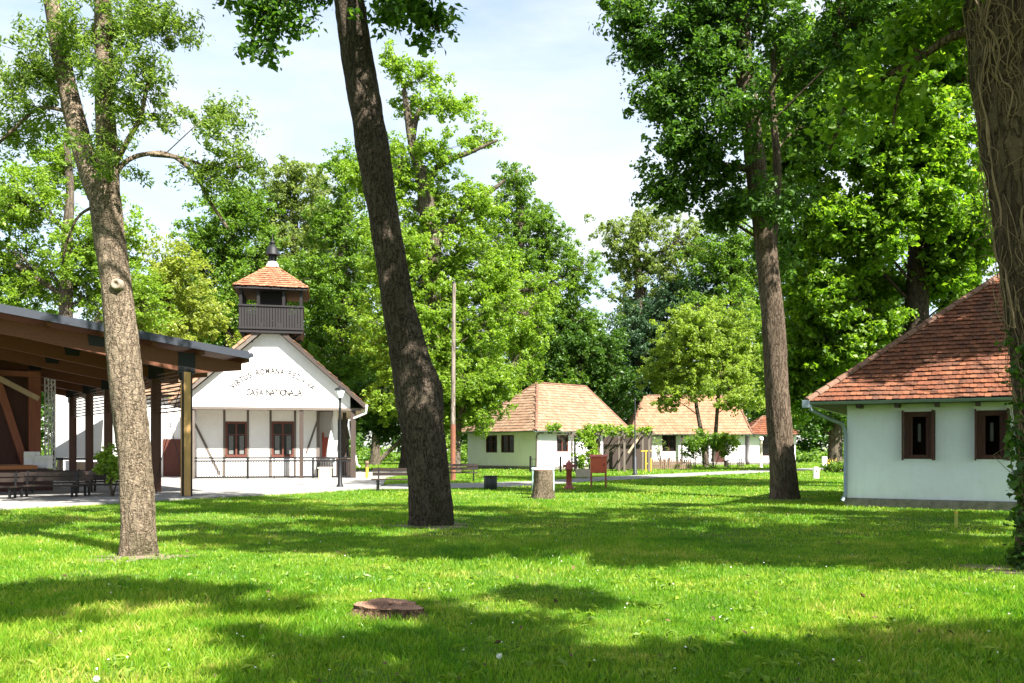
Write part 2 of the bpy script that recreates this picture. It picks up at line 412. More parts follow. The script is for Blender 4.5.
# ------------------------------------------------------------------ ground, paving, path
gx = np.linspace(-400, 400, 81); gy = np.linspace(-60, 600, 67)
xx, yy = np.meshgrid(gx, gy); V = np.stack([xx.ravel(), yy.ravel(), np.zeros(xx.size)], 1)
ii = np.arange(66)[:,None]*81+np.arange(80)[None]; ii = ii.ravel()
tag(np_object('ground', V, np.stack([ii, ii+1, ii+82, ii+81], 1), LAWN), kind='structure')

SLAB = [(-60,22.5),(-13.2,20.9),(-8.35,28.3),(-5.3,33.2),(-5.4,36.5),(-6.6,45.5),(-6.9,62),(-60,62)]
mb = MB(); mb.prism([(x,y,-.05) for x,y in SLAB], (0,0,.11)); tag(mb.build('pavement', CONCRETE), kind='structure')
def gp(px, py): g = G(px, py); return (g.x, g.y)
near = [(368,490.5),(420,489),(480,488.2),(530,486.3),(600,481.3),(700,476),(800,471.2),(900,468),(1010,466)]
far_ = [(368,484.2),(420,483.8),(480,483.2),(530,481.5),(600,477.2),(700,472.6),(800,468.6),(900,466),(1010,464.3)]
n_ = [gp(*p) for p in near]; f_ = [gp(*p) for p in far_]
n_[0] = (-5.28,32.9); f_[0] = (-5.35,37.5)
PATH = n_ + f_[::-1]
mb = MB()
k = len(n_)
mb.add([(x,y,.02) for x,y in n_]+[(x,y,.02) for x,y in f_], [(i,i+1,k+i+1,k+i) for i in range(k-1)])
tag(mb.build('path', PATHMAT), kind='structure')

SOIL = m_plain('bare_soil', (.17,.135,.085), .95, 0, .4, 4, .6, .03)
rs_ = random.Random(8)
for (cx, cy, rr) in ((-5.25,12.15,.62),(-1.6,17.2,.8),(8.4,26.4,.75),(6.75,10.6,.9)):
    ring = []
    for i in range(40):
        a = i*math.pi/20; q = rr*(.8+.28*math.sin(3*a+cx)+.16*math.sin(7*a+cy)+rs_.uniform(-.06,.06)); ring.append((cx+q*1.25*math.cos(a), cy+q*math.sin(a), .006))
    mb = MB(); mb.add([(cx,cy,.018)]+ring, [(0,i+1,(i+1)%40+1) for i in range(40)]); tag(mb.build('bare_soil', SOIL), kind='structure')

def inside(poly, x, y):
    r = np.zeros(len(x), bool); n = len(poly); j = n-1
    for i in range(n):
        xi, yi = poly[i]; xj, yj = poly[j]
        c = ((yi > y) != (yj > y)) & (x < (xj-xi)*(y-yi)/(yj-yi+1e-12)+xi)
        r ^= c; j = i
    return r

# ------------------------------------------------------------------ roof tiles
def tile_face(mb, A, B, top, row=.26, tw=.2, th=.016, rng=random.Random(1), lift=.042):
    """A->B the eave (left to right seen from outside), top: remaining corners; tiles laid inside the polygon"""
    A, B = Vector(A), Vector(B); top = [Vector(p) for p in top]
    eu = (B-A).normalized(); nn = eu.cross(top[-1]-A)
    if nn.length < 1e-6: nn = eu.cross(top[0]-A)
    nn.normalize(); es = nn.cross(eu)
    poly = [((p-A).dot(eu), (p-A).dot(es)) for p in [A, B]+top]
    S = max(p[1] for p in poly); Lm = max(p[0] for p in poly); L0 = min(p[0] for p in poly)
    def ins(x, y):
        r = False; j = len(poly)-1
        for i in range(len(poly)):
            xi, yi = poly[i]; xj, yj = poly[j]
            if (yi > y) != (yj > y) and x < (xj-xi)*(y-yi)/(yj-yi)+xi: r = not r
            j = i
        return r
    nr = int(S/row)+1
    for r in range(nr):
        t0 = r*row - .04; off = (.5*tw if r % 2 else 0)
        n0 = int(L0/tw)-1
        for c in range(n0, int(Lm/tw)+2):
            s = c*tw+off
            if not ins(s+tw/2, max(t0+row*.5, .02)): continue
            j = rng.uniform(-.012, .012)+.022*math.sin(s*1.7+r*.25)*.5; a = rng.uniform(-.03, .03); zz = lift+rng.uniform(-.010, .014)
            ln = row*1.25
            w2 = tw*.485
            shp = [(-w2, ln), (-w2, .07*ln), (-w2*.6, -.02*ln), (w2*.6, -.02*ln), (w2, .07*ln), (w2, ln)]
            tp = []; bt = []
            for (ps, pt) in shp:
                q = A + eu*(s+tw/2+ps+a*pt) + es*(t0+pt+j)
                h = zz*(1-pt/ln)+.008
                tp.append(q+nn*(h+th)); bt.append(q+nn*h)
            mb.add(tp+bt, [(0,1,2,3,4,5), (1,0,6,7), (2,1,7,8), (3,2,8,9), (4,3,9,10), (5,4,10,11)])

def ridge_tiles(mb, p0, p1, r=.10, step=.36, n=6):
    p0, p1 = Vector(p0), Vector(p1); d = (p1-p0); Ld = d.length; d.normalize()
    u = d.cross(Vector((0,0,1))).normalized(); w = u.cross(d)
    m = max(1, int(Ld/step)); st = Ld/m
    for i in range(m):
        a = p0+d*(i*st-.03); b = p0+d*((i+1)*st)
        ring = lambda c, rr, up: [c+w*up+(u*math.cos(math.pi*k/n)+w*math.sin(math.pi*k/n))*rr for k in range(n+1)]
        q = ring(a, r*1.14, .0)+ring(b, r*.92, .0)
        mb.add(q, [(k, k+1, n+2+k, n+1+k) for k in range(n)]+[tuple(range(n+1))])

def window_casement(root, M, x0, x1, z0, z1, y=0.0, fmat=FRAMEWOOD, curtain=True, openleaf=False):
    """wooden casement window set in a wall whose face is local y = y (outside is -y)"""
    mb = MB(M); fw = .13 if openleaf else .09
    mb.box(x0-.05, x1+.05, y-.035, y+.10, z1-fw, z1+.04).box(x0-.05, x1+.05, y-.05, y+.10, z0-.05, z0+fw*.8)
    mb.box(x0-.05, x0+fw, y-.033, y+.10, z0+fw*.8, z1-fw).box(x1-fw, x1+.05, y-.033, y+.10, z0+fw*.8, z1-fw)
    fr = mb.build('window', fmat, root)
    xm = (x0+x1)/2
    mb = MB(M)
    if not openleaf:
        mb.box(xm-.045, xm+.045, y-.02, y+.06, z0+fw*.8, z1-fw)
        zc = z0+(z1-z0)*.62
        mb.box(x0+fw, xm-.045, y-.015, y+.05, zc, zc+.05).box(xm+.045, x1-fw, y-.015, y+.05, zc, zc+.05)
        mb.build('sash', fmat, fr)
    if not openleaf:
        mb = MB(M); mb.box(x0+fw*.5, x1-fw*.5, y+.055, y+.066, z0+.03, z1-.04); mb.build('pane', GLASS, fr)
    if curtain:
        cw = .13*(x1-x0)
        mb = MB(M); mb.box(x1-fw-.06-cw*1.6, x1-fw-.06, y+.04, y+.050, z0+.10, z0+(z1-z0)*.6); mb.build('curtain', CURTAIN_GREY, fr)
        mb = MB(M); mb.box(x0+fw+.06, x0+fw+.06+cw*1.6, y+.04, y+.050, z0+.10, z0+(z1-z0)*.6)
        mb.build('curtain', CURTAIN_GREY, fr)
    return fr

# ------------------------------------------------------------------ generic hipped cottage
def holed(mb, x0, x1, y0, y1, z0, z1, holes, swap=False):
    xs = sorted({x0, x1, *[h[0] for h in holes], *[h[1] for h in holes]})
    for a, b in zip(xs, xs[1:]):
        zz = z0
        for h in sorted([h for h in holes if h[0] <= a and h[1] >= b], key=lambda h: h[2])+[(0,0,z1,z1)]:
            if h[2] > zz:
                mb.box(y0, y1, a, b, zz, h[2]) if swap else mb.box(a, b, y0, y1, zz, h[2])
            zz = h[3]

def cottage(name, label, M, Lx, D, hw, ov, rise, hl, hr, tile, wall, row, tw, faces='FLBR', base_h=.25, ridge=True, gutter_mat=GUTTER, fh=(), lh=()):
    """M local frame: x along front wall, y back.  Returns (root, eave z)."""
    loc = M @ Vector((0,0,0))
    root = empty(name, loc, label, 'house')
    s = rise/(D/2+ov)
    he = hw - ov*s
    mb = MB(M); t_ = .0
    T = .42; zt = hw-.14
    holed(mb, 0, Lx, 0, T, base_h, zt, fh); holed(mb, T, D, 0, T, base_h, zt, lh, True)
    mb.box(Lx-T, Lx, T, D, base_h, zt).box(T, Lx-T, D-T, D, base_h, zt)
    mb.build('wall', wall, root)
    mb = MB(M); mb.box(T+.01, Lx-T-.01, T+.9, T+.95, base_h, zt).box(T+.9, T+.95, T+.96, D-T-.01, base_h, zt); mb.build('room_dark_sheet', ROOMDARK, root)  # dark sheets standing in for the unlit room behind the windows
    mb = MB(M); mb.box(-.07, Lx+.07, -.07, D+.07, -.05, base_h+.02); mb.build('foundation', STONE, root, bevel=.03)
    e = [Vector((-ov,-ov,he)), Vector((Lx+ov,-ov,he)), Vector((Lx+ov,D+ov,he)), Vector((-ov,D+ov,he))]
    r0, r1 = Vector((hl-ov, D/2, he+rise)), Vector((Lx+ov-hr, D/2, he+rise))
    mb = MB(M); dn = Vector((0,0,-.07))
    vs = e+[r0,r1]+[p+dn for p in e]
    mb.add(vs, [(0,1,5,4),(1,2,5),(2,3,4,5),(3,0,4),(9,8,7,6),(0,6,7,1),(1,7,8,2),(2,8,9,3),(3,9,6,0)])
    mb.build('roof_deck', DARKWOOD, root)
    mb = MB(M); rng = random.Random(len(name)+int(Lx*10))
    if 'F' in faces: tile_face(mb, e[0], e[1], [r1, r0], row, tw, rng=rng)
    if 'L' in faces: tile_face(mb, e[3], e[0], [r0], row, tw, rng=rng)
    if 'R' in faces: tile_face(mb, e[1], e[2], [r1], row, tw, rng=rng)
    if 'B' in faces: tile_face(mb, e[2], e[3], [r0, r1], row, tw, rng=rng)
    rf = mb.build('roof', tile, root)
    mb = MB(M); up = Vector((0,0,.03))
    for a, b in ((e[0],r0),(e[3],r0),(e[1],r1),(e[2],r1),(r0,r1)):
        ridge_tiles(mb, a+up, b+up)
    mb.build('ridge_tiles', TILE_MORTAR, rf)
    nraf = int(Lx/.95)
    for i in range(nraf+1):
        x = .35+i*(Lx-.7)/max(1,nraf)
        mb = MB(M); mb.beam((x,-ov+.10,he-.12), (x,.1,he-.10), .11, .13); mb.build('rafter_end', DARKWOOD, root)
    mb = MB(M)
    def gut(a, b):
        d = (Vector(b)-Vector(a)).normalized(); o = d.cross(Vector((0,0,1))).normalized(); n = 6; rr = .075
        q = []
        for c in (a, b):
            q += [Vector(c)+o*(.06+rr*math.cos(math.pi+math.pi*k/n))+Vector((0,0,rr*math.sin(math.pi+math.pi*k/n))) for k in range(n+1)]
        mb.add(q, [(k,k+1,n+2+k,n+1+k) for k in range(n)], True)
        mb.add(q[:n+1], [tuple(range(n+1))]); mb.add(q[n+1:], [tuple(range(n+1))])
    gut(e[0]+Vector((0,0,-.01)), e[1]+Vector((0,0,-.01))); gut(e[3]+Vector((0,0,-.01)), e[0]+Vector((0,0,-.01)))
    mb.build('gutter', gutter_mat, root)
    return root, he

# ------------------------------------------------------------------ right house
MH = frame((8.86,23.0,0), (.884,-.468,0), (.468,.884,0))
fw_r = [(1.37,2.10,1.27,2.48),(3.01,3.74,1.27,2.48),(6.2,6.9,1.27,2.48)]
house, he = cottage('white_house', 'bluish white house with mossy red tile roof and two small brown windows at right',
    MH, 11.5, 7.2, 3.44, .85, 3.6, 4.45, 4.45, TILE_RED, WALL_BLUE, .195, .155, faces='FL', fh=fw_r, base_h=.22)
for (x0,x1,z0,z1) in fw_r:
    fr = window_casement(house, MH, x0, x1, z0, z1, .06, SHUTTER, False, True)
    mb = MB(MH); mb.box(x0+.31, x0+.38, .34, .36, z0+.45, z1-.30); mb.build('curtain', CURTAIN_GREY, fr)
    for xa_, xb2 in ((x0+.135, x0+.20), (x1-.22, x1-.135)):
        mb = MB(MH); mb.box(xa_, xb2, .08, .12, z0+.11, z1-.135); mb.build('sash', SHUTTER, fr)
    for sgn, hx, ang in ((1, x0-.02, 90), (-1, x1-.02, 80)):
        a = R(ang); d = Vector((sgn*math.cos(a), -math.sin(a), 0)); n = Vector((math.sin(a), sgn*math.cos(a), 0))
        mb = MB(MH); b = Vector((hx, -.02, 0)); wl = .24
        def lp(s_, z): return b+d*s_+Vector((0,0,z))
        za, zb = z0-.03, z1+.03
        for (s0, s1, q0, q1) in ((0,.06,za,zb),(wl-.06,wl,za,zb),(.06,wl-.06,za,za+.07),(.06,wl-.06,zb-.07,zb),(.06,wl-.06,(za+zb)/2-.03,(za+zb)/2+.03)):
            mb.beam(lp((s0+s1)/2,q0), lp((s0+s1)/2,q1), .038, s1-s0, n)if False else mb.prism([lp(s0,q0)-n*.018, lp(s1,q0)-n*.018, lp(s1,q1)-n*.018, lp(s0,q1)-n*.018], n*.036)
        mb.prism([lp(.06,za+.07)-n*.006, lp(wl-.06,za+.07)-n*.006, lp(wl-.06,zb-.07)-n*.006, lp(.06,zb-.07)-n*.006], n*.012)
        mb.build('shutter', SHUTTER, fr)
mb = MB(MH)
ez = he-.05
mb.tube([(-.80,-.92,ez-.02),(-.78,-.90,ez-.16),(-.45,-.5,ez-.36),(-.10,-.12,ez-.52),(-.03,-.09,ez-.75),(-.03,-.09,.32),(-.10,-.2,.16)], .05, 10)
mb.build('downpipe', GUTTER, house)
mb = MB(MH); mb.box(-.98,-.80,-1.02,-.82,he-.16,he+.04); mb.build('gutter_box', GUTTER, house, bevel=.01)

# ------------------------------------------------------------------ cottages in the distance
M1 = frame((1.8,65,0), (.736,.677,0), (-.677,.736,0))
lh1 = [(2.43,3.95,1.3,2.66),(4.38,5.75,1.3,2.66)]; fh1 = [(2.2,3.5,1.35,2.66),(6.2,7.2,.25,2.4)]
c1, he1 = cottage('cottage', 'white cottage with pale brown hipped tile roof half hidden by a bright green tree',
    M1, 10.2, 8, 3.36, .5, 4.0, 4.5, .9, TILE_PALE, WALL_WHITE, .34, .30, faces='FL', fh=fh1, lh=lh1)
ML1 = frame((1.8,65,0), (.677,-.736,0), (.736,.677,0))     # left wall seen as a facade: x runs against its y
for (a,b,z0,z1) in lh1:
    window_casement(c1, ML1, -b, -a, z0, z1, .08, SHUTTER, False)
f = window_casement(c1, M1, *fh1[0], .08, FRAMEWOOD, False)
mb = MB(M1); mb.box(fh1[1][0], fh1[1][1], .1, .16, .25, 2.4); mb.build('door', SHUTTER, c1)
mb = MB(M1); mb.tube([(-.02,-.45,2.85),(-.06,-.12,2.55),(-.06,-.10,.2)], .06, 8); mb.build('downpipe', GREYWOOD, c1)

M2 = frame((12.3,87,0), (1,0,0), (0,1,0))
fh2 = [(2.7,4.1,1.35,3.0),(8.0,9.0,.25,2.2),(5.6,6.4,1.35,2.5)]
c2, he2 = cottage('cottage', 'long white cottage with salmon tile roof behind a round light green tree', M2, 11, 7, 3.65, .6, 4.05, 2.0, .8,
    TILE_ORANGE, WALL_WHITE, .42, .36, faces='FL', fh=fh2)
window_casement(c2, M2, *fh2[0], .1, SHUTTER, False); window_casement(c2, M2, *fh2[2], .1, FRAMEWOOD, False)
mb = MB(M2); mb.box(8.0,9.0,.1,.16,.25,2.2); mb.build('door', SHUTTER, c2)
for x in (1.2,4.6,7.2):
    mb = MB(M2); mb.beam((x,-.45,0),(x,-.45,3.05),.16,.16); mb.build('porch_post', DARKWOOD, c2)
M3 = frame((23.9,87.4,0), (1,0,0), (0,1,0))
fh3 = [(1.2,3.2,.9,2.9)]
c3, he3 = cottage('annex_house', 'low white annex with dark red hipped roof right of the salmon roofed cottage', M3, 4.6, 5, 3.4, .6, 1.9, 2.6, 2.6,
    TILE_RED, WALL_WHITE, .40, .34, faces='FLR', fh=fh3)
window_casement(c3, M3, *fh3[0], .1, SHUTTER, False)

# ------------------------------------------------------------------ church-like community hall
CXC, YF = -12.2, 44.0
HALL = Matrix.Translation((CXC,YF,0)) @ Matrix.Rotation(R(12),4,'Z') @ Matrix.Translation((-CXC,-YF,0))
ch = empty('village_hall', (CXC, YF, 0), 'white gabled village hall with open bell tower and arched lettering on its gable', 'hall')
sl = .885; zap = 7.98; half = 4.75; zev = zap-half*sl
YB = 60
mb = MB(HALL)
zb = 3.66; hb = 3.95
def gz(x): return zap-.22-abs(x)*sl
mb.prism([(CXC-hb,YF,zb),(CXC+hb,YF,zb),(CXC+hb,YF,gz(hb)),(CXC,YF,gz(0)),(CXC-hb,YF,gz(hb))], (0,.16,0))
g = mb.build('gable', WALL_CHURCH, ch)
# lettering
def text_mesh(chars, mbx):
    for (c, x, z, ang, size) in chars:
        if c == ' ': continue
        cu = bpy.data.curves.new('letter', 'FONT'); cu.body = c; cu.size = size; cu.extrude = .006; cu.offset = .009
        cu.align_x = 'CENTER'
        o = bpy.data.objects.new('letter', cu); COL.objects.link(o)
        dg = bpy.context.evaluated_depsgraph_get(); me = o.evaluated_get(dg).to_mesh()
        ca, sa = math.cos(ang), math.sin(ang)
        vs = [(x+v.co.x*.74*ca-v.co.y*sa, YF-.010-v.co.z, z+v.co.x*.74*sa+v.co.y*ca) for v in me.vertices]
        mbx.add(vs, [tuple(p.vertices)[::-1] for p in me.polygons])
        o.evaluated_get(dg).to_mesh_clear()
        bpy.data.objects.remove(o); bpy.data.curves.remove(cu)
lt = MB(HALL); K = YF/F
txt = 'VIRTUS ROMANA REDIVIVA'
wd = {'I':.45,' ':.75,'M':1.25,'O':1.1,'N':1.05}
ws = [wd.get(c, 1.0) for c in txt]; tot = sum(ws)
ccx = P(273,0,YF).x; rr = 52*K; ccz = P(0,373.5+52,YF).z
acc = 0; chars = []
for c, wv in zip(txt, ws):
    a = R(47)*(1-2*(acc+wv/2)/tot); acc += wv
    chars.append((c, ccx-math.sin(a)*rr, ccz+math.cos(a)*rr, a, .41))
chars1 = chars; chars = []; l2_ = MB(HALL)
txt = 'CASA NATIONALA'; ws = [wd.get(c, 1.0) for c in txt]; tot = sum(ws); acc = 0
for c, wv in zip(txt, ws):
    x = P(247.5,0,YF).x+(P(301,0,YF).x-P(247.5,0,YF).x)*(acc+wv/2)/tot; acc += wv
    chars.append((c, x, P(0,395.5,YF).z, 0, .46))
for row in (chars1, chars):
    word = []
    for c in row+[(' ',0,0,0,0)]:
        if c[0] != ' ': word.append(c); continue
        mb = MB(HALL); text_mesh(word, mb); mb.build('lettering', LETTER, g); word = []
# roof: two slopes, tiles on both, barge boards
mb = MB(HALL); th = .10; y0, y1 = YF-.38, YB
mb.prism([(CXC-half,y0,zev-th),(CXC,y0,zap-th),(CXC+half,y0,zev-th),(CXC+half,y0,zev),(CXC,y0,zap),(CXC-half,y0,zev)], (0,y1-y0,0))
rd = mb.build('roof_deck', GREYWOOD, ch)
mb = MB(HALL); rg = random.Random(5)
tile_face(mb, (CXC+half,y0+.10,zev+.01), (CXC+half,y1,zev+.01), [(CXC,y1,zap+.01),(CXC,y0+.10,zap+.01)], .40, .34, rng=rg)
tile_face(mb, (CXC-half,y1,zev+.01), (CXC-half,y0+.03,zev+.01), [(CXC,y0+.03,zap+.01),(CXC,y1,zap+.01)], .40, .34, rng=rg)
ridge_tiles(mb, (CXC,YF+4,zap+.05), (CXC,YB,zap+.05), .14)
# verge tiles along the left and right gable edge
for sg in (-1,):
    p0 = Vector((CXC+sg*half, y0+.06, zev+.06)); p1 = Vector((CXC+sg*.9, y0+.06, zap-.9*sl+.06))
    ridge_tiles(mb, p0, p1, .15 if sg < 0 else .09, .36)
mb.build('roof', TILE_ORANGE, ch)
for sg in (-1, 1):
    mb = MB(HALL)
    mb.beam((CXC+sg*half, y0-.02, zev-.08), (CXC+sg*.2, y0-.02, zap-.08-.2*sl), .20, .05, (0,1,0))
    mb.build('barge_board', DARKWOOD if sg > 0 else GREYWOOD, ch)
mb = MB(HALL); mb.box(CXC-hb-.25, CXC+hb+.55, YF-.05, YF+.20, zb-.13, zb-.004); mb.build('tie_beam', GREYWOOD, ch)
mb = MB(HALL); mb.box(CXC-hb, CXC+half-.1, YF+.21, YB-.2, zb-.06, zb-.01); mb.build('porch_ceiling', LIGHTWOOD, ch)
# porch posts
for px, wv in ((196.5,.20),(300.5,.20),(352,.26),(344,.2)):
    x = P(px,0,YF).x; mb = MB(HALL)
    yy_ = YF+.1 if px != 344 else YF+2.2
    mb.beam((x,yy_,.05),(x,yy_,zb-.135), wv, .2, (0,1,0)); mb.build('porch_post', GREYWOOD if px < 250 else DARKWOOD, ch)
# recessed wall
YW = 45.5; KW = YW/F
def wx(px): return (px-CX)*KW+.34
def wz(py): return EYE+(HY-py)*KW
holes = [(wx(227.5), wx(247.5), wz(456), wz(422.5)), (wx(271.5), wx(293), wz(456), wz(422))]
MW = HALL @ frame((0,YW,0),(1,0,0),(0,1,0))
mb = MB(MW); holed(mb, -15.95, wx(318), 0, .4, .05, 3.58, holes)
mb.box(wx(318)+.002, wx(334), 1.0, 1.3, .05, 3.58).box(wx(331.5), wx(336), -.35, 1.0, .05, 3.58)
mb.box(-15.95, -15.65, .402, 14, .05, 3.58).box(wx(336)-.4, wx(336)-.01, 1.302, 14, .05, 3.58).box(-15.6, wx(336)-.42, 13.6, 14, .05, 3.58)
mb.build('wall', WALL_CHURCH, ch)
mb = MB(MW); mb.box(-15.6, wx(318), .9, .95, .05, 3.55); mb.build('room_dark_sheet', ROOMDARK, ch)  # dark sheet in place of the dim hall interior
for h in holes:
    window_casement(ch, MW, *h, .02, FRAMEWOOD, True)
mb = MB(MW); mb.box(wx(320.5), wx(330), .93, .99, wz(458), wz(437)); mb.box(wx(320.5), wx(322.5), .90, .93, wz(458), wz(432)); mb.build('hatch', REDPAINT, ch)
mb = MB(MW)   # half-timber strips on the recessed wall
for px in (226.2, 248.6, 270.3, 294):
    mb.box(wx(px)-.055, wx(px)+.055, -.03, -.003, .06, 3.57)
mb.box(wx(317)-.10, wx(317)+.06, -.05, -.003, .06, 3.57)
mb.beam((wx(198.5),-.022,wz(424)),(wx(222),-.022,wz(474)),.11,.03,(0,1,0)); mb.beam((wx(316),-.024,wz(420)),(wx(305),-.024,wz(453)),.10,.03,(0,1,0))
mb.build('timber_frame', GREYWOOD, ch)
# railing
mb = MB(HALL); ry = YF+.1; xa, xb_ = P(197.5,0,YF).x, P(350.5,0,YF).x
for z in (1.10, .95, .14): mb.beam((xa,ry-.06,z),(xb_,ry-.06,z),.06,.085)
n = 62
for i in range(n+1):
    x = xa+(xb_-xa)*i/n; mb.beam((x,ry-.06,.165),(x,ry-.06,.925),.03,.03)
for px in (248.5,312,274):
    x = P(px,0,YF).x; mb.beam((x,ry-.06,.05),(x,ry-.06,1.075),.10 if px!=274 else .05,.07,(0,1,0))
mb.build('railing', IRON, ch)
mb = MB(HALL); xe = CXC+half
mb.tube([(xe+.02,YF-.45,zev-.02),(xe+.02,YB,zev-.02)], .075, 8); mb.build('gutter', PIPE_WHITE, ch)
mb = MB(HALL); mb.tube([(xe+.02,YF-.40,zev-.05),(xe,YF-.38,zev-.38),(xe-.85,YF+.2,zev-.72),(xe-.88,YF+.2,zev-1.0),(xe-.45,YF+.2,.75),(xe-.30,YF+.1,.62)], .06, 8); mb.build('downpipe', PIPE_WHITE, ch)
mb = MB(HALL); x = P(337.5,0,YF+1.6).x; mb.tube([(x+.3,YF+1.6,3.5),(x,YF+1.6,3.2),(x,YF+1.6,.4)], .05, 8); mb.build('downpipe', PIPE_WHITE, ch)

# bell tower on the ridge
TY = 45.0; TX = P(272.5,0,TY).x
def tz(py): return EYE+(HY-py)/F*(TY-1.6)
tw_ = empty('bell_tower', (TX,TY,7.0), 'dark wooden open bell tower with orange tiled cap and lantern on the hall roof', 'tower')
def octo(r, z, k=4, a0=math.pi/4+R(13)): return [Vector((TX+r*math.cos(a0+2*math.pi*i/k), TY+r*math.sin(a0+2*math.pi*i/k), z)) for i in range(k)]
zf, zr, ze, zp = tz(330.5), tz(306), tz(287), EYE+(HY-265.5)/F*TY
Rb = 2.20
mb = MB(); mb.prism(octo(Rb-.02, zf-.10), (0,0,.14)); mb.prism(octo(.85, 6.9), (0,0,zf-.11-6.9)); 
for i, p in enumerate(octo(Rb-.2, zf-.10)): mb.beam(p, (TX+(p.x-TX)*.35, TY+(p.y-TY)*.35, zf-.85), .13, .13)
mb.build('floor', TOWERWOOD, tw_)
mb = MB(); a, b = octo(Rb, zf+.02), octo(Rb, zr)
for i in range(4):
    p, q = a[i], a[(i+1)%4]; d = q-p; nb = 23
    for j in range(nb):
        s0 = p+d*((j+.06)/nb); s1 = p+d*((j+.86)/nb); o = Vector((d.y,-d.x,0)).normalized()*-.03
        mb.prism([s0, s1, s1+o, s0+o], (0,0,zr-zf-.04))
    up = Vector((0,0,zr-zf))
    mb.beam(p+up, q+up, .10, .08); mb.beam(p+Vector((0,0,.10)), q+Vector((0,0,.10)), .08, .10)
mb.build('balustrade', TOWERWOOD, tw_)
c_ = octo(Rb-.14, zf+.05)
for p in c_+[c_[i]+(c_[(i+1)%4]-c_[i])*q for i in range(4) for q in (.29,.71)]:
    mb = MB(); mb.beam(p, (p.x,p.y,ze-.02), .13, .13, (0,1,0)); mb.build('post', TOWERWOOD, tw_)
mb = MB(); mb.prism(octo(.80, zf+.05), (0,0,ze-zf-.1)); mb.build('interior_shade_block', TOWERWOOD, tw_)  # added dark block, stands in for the shade inside the open tower
mb = MB(); Re = 2.50; a = octo(Re, ze-.02); top = Vector((TX,TY,zp+.05))
mb.prism([p+Vector((0,0,-.10)) for p in a], (0,0,.09)); mb.build('eave', TOWERWOOD, tw_)
mb = MB(); a = octo(Re, ze); 
for i in range(4): mb.add([a[i], a[(i+1)%4], top], [(0,1,2)])
for i in range(4): tile_face(mb, a[i], a[(i+1)%4], [top], .21, .17, rng=rg)
for i in range(4): ridge_tiles(mb, a[i]+Vector((0,0,.03)), top+Vector((0,0,.02)), .05, .25, 5)
mb.build('roof', TILE_TOWER, tw_)
mb = MB(); zl = zp-.10
mb.lathe((TX,TY,0), [(.34,zl),(.30,zl+.14),(.24,zl+.22),(.22,zl+.28)], 12); mb.build('lantern_base', WHITEPAINT, tw_)
mb = MB(); lz = zl+.28
for i in range(6):
    x, y = TX+.19*math.cos(i*math.pi/3), TY+.19*math.sin(i*math.pi/3); mb.tube([(x,y,lz),(x,y,lz+.36)], .028, 5)
mb.lathe((TX,TY,0), [(.11,lz),(.11,lz+.36)], 8)
mb.build('lantern', IRON, tw_)
mb = MB(); lz += .36
mb.lathe((TX,TY,0), [(.36,lz),(.33,lz+.05),(.29,lz+.30),(.20,lz+.44),(.12,lz+.50),(.10,lz+.56),(.17,lz+.60),(.14,lz+.68),(.03,lz+.76),(.018,lz+1.12)], 14); mb.build('dome', STEEL_DARK, tw_)

# annex between hall and pavilion
an = empty('annex_building', (-18.6,47.5,0), 'plain white annex with brown door and salmon chimney between pavilion and hall', 'building')
mb = MB(); mb.box(-24.5,-16.4,47.5,56,.05,4.35); mb.build('wall', WALL_CHURCH, an)
mb = MB(); mb.prism([(-24.8,47.2,4.36),(-16.3,47.2,4.36),(-16.3,51.5,6.3),(-24.8,51.5,6.3)], (0,.02,.10)); mb.build('roof', GREYWOOD, an)
mb = MB(); tile_face(mb, (-24.8,47.2,4.47), (-16.3,47.2,4.47), [(-16.3,51.5,6.41),(-24.8,51.5,6.41)], .4, .34, rng=rg); mb.build('roof_tiles', TILE_PALE, an)
mb = MB(); mb.box(-18.95,-17.95,47.40,47.49,.06,2.1); mb.box(-19.0,-18.96,47.38,47.49,.06,2.15); mb.build('door', FRAMEWOOD, an)
mb = MB(); x0 = P(192.5,0,49).x; mb.box(x0, x0+.62, 49, 49.6, 4.6, 5.72); mb.box(x0-.06, x0+.68, 48.95, 49.66, 5.721, 5.86); mb.build('chimney', TILE_MORTAR, an, bevel=.01)
mb = MB(); mb.tube([(-17.2,47.42,4.3),(-17.2,47.40,3.9),(-16.9,47.38,3.6),(-16.9,47.38,.2)], .06, 8); mb.build('downpipe', STEEL_DARK, an)

# ------------------------------------------------------------------ pavilion
MP = frame((-10.2,27.2,0), (.787,.617,0), (-.617,.787,0))
pv = empty('pavilion', (-10.2,27.2,0), 'large open timber pavilion with dark sheet roof and brown glulam beams at left', 'pavilion')
def rz(x): return 4.83-.118*x
SP = 3.24; NB = 6
mb = MB(MP); xl, xr = -13.0, 1.78; ya, yb = -.55, 17.2
mb.prism([(xl,ya,rz(xl)-.09),(xr,ya,rz(xr)-.09),(xr,ya,rz(xr)),(xl,ya,rz(xl))], (0,yb-ya,0)); mb.build('roof', METAL_ROOF, pv)
mb = MB(MP); mb.prism([(xl,ya+.01,rz(xl)-.115),(xr-.02,ya+.01,rz(xr)-.115),(xr-.02,ya+.01,rz(xr)-.095),(xl,ya+.01,rz(xl)-.095)], (0,yb-ya-.02,0)); mb.build('roof_lining', GLULAM, pv)
mb = MB(MP); mb.prism([(xl,ya-.04,rz(xl)-.20),(xr+.03,ya-.04,rz(xr)-.20),(xr+.03,ya-.04,rz(xr)+.03),(xl,ya-.04,rz(xl)+.03)], (0,.035,0))
mb.box(xr+.005,xr+.04,ya,yb,rz(xr)-.2,rz(xr)+.03); mb.build('fascia', METAL_ROOF, pv)
mb = MB(MP); mb.tube([(xr+.10,ya-.05,rz(xr)-.08),(xr+.10,yb,rz(xr)-.08)], .08, 8); mb.build('gutter', METAL_ROOF, pv)
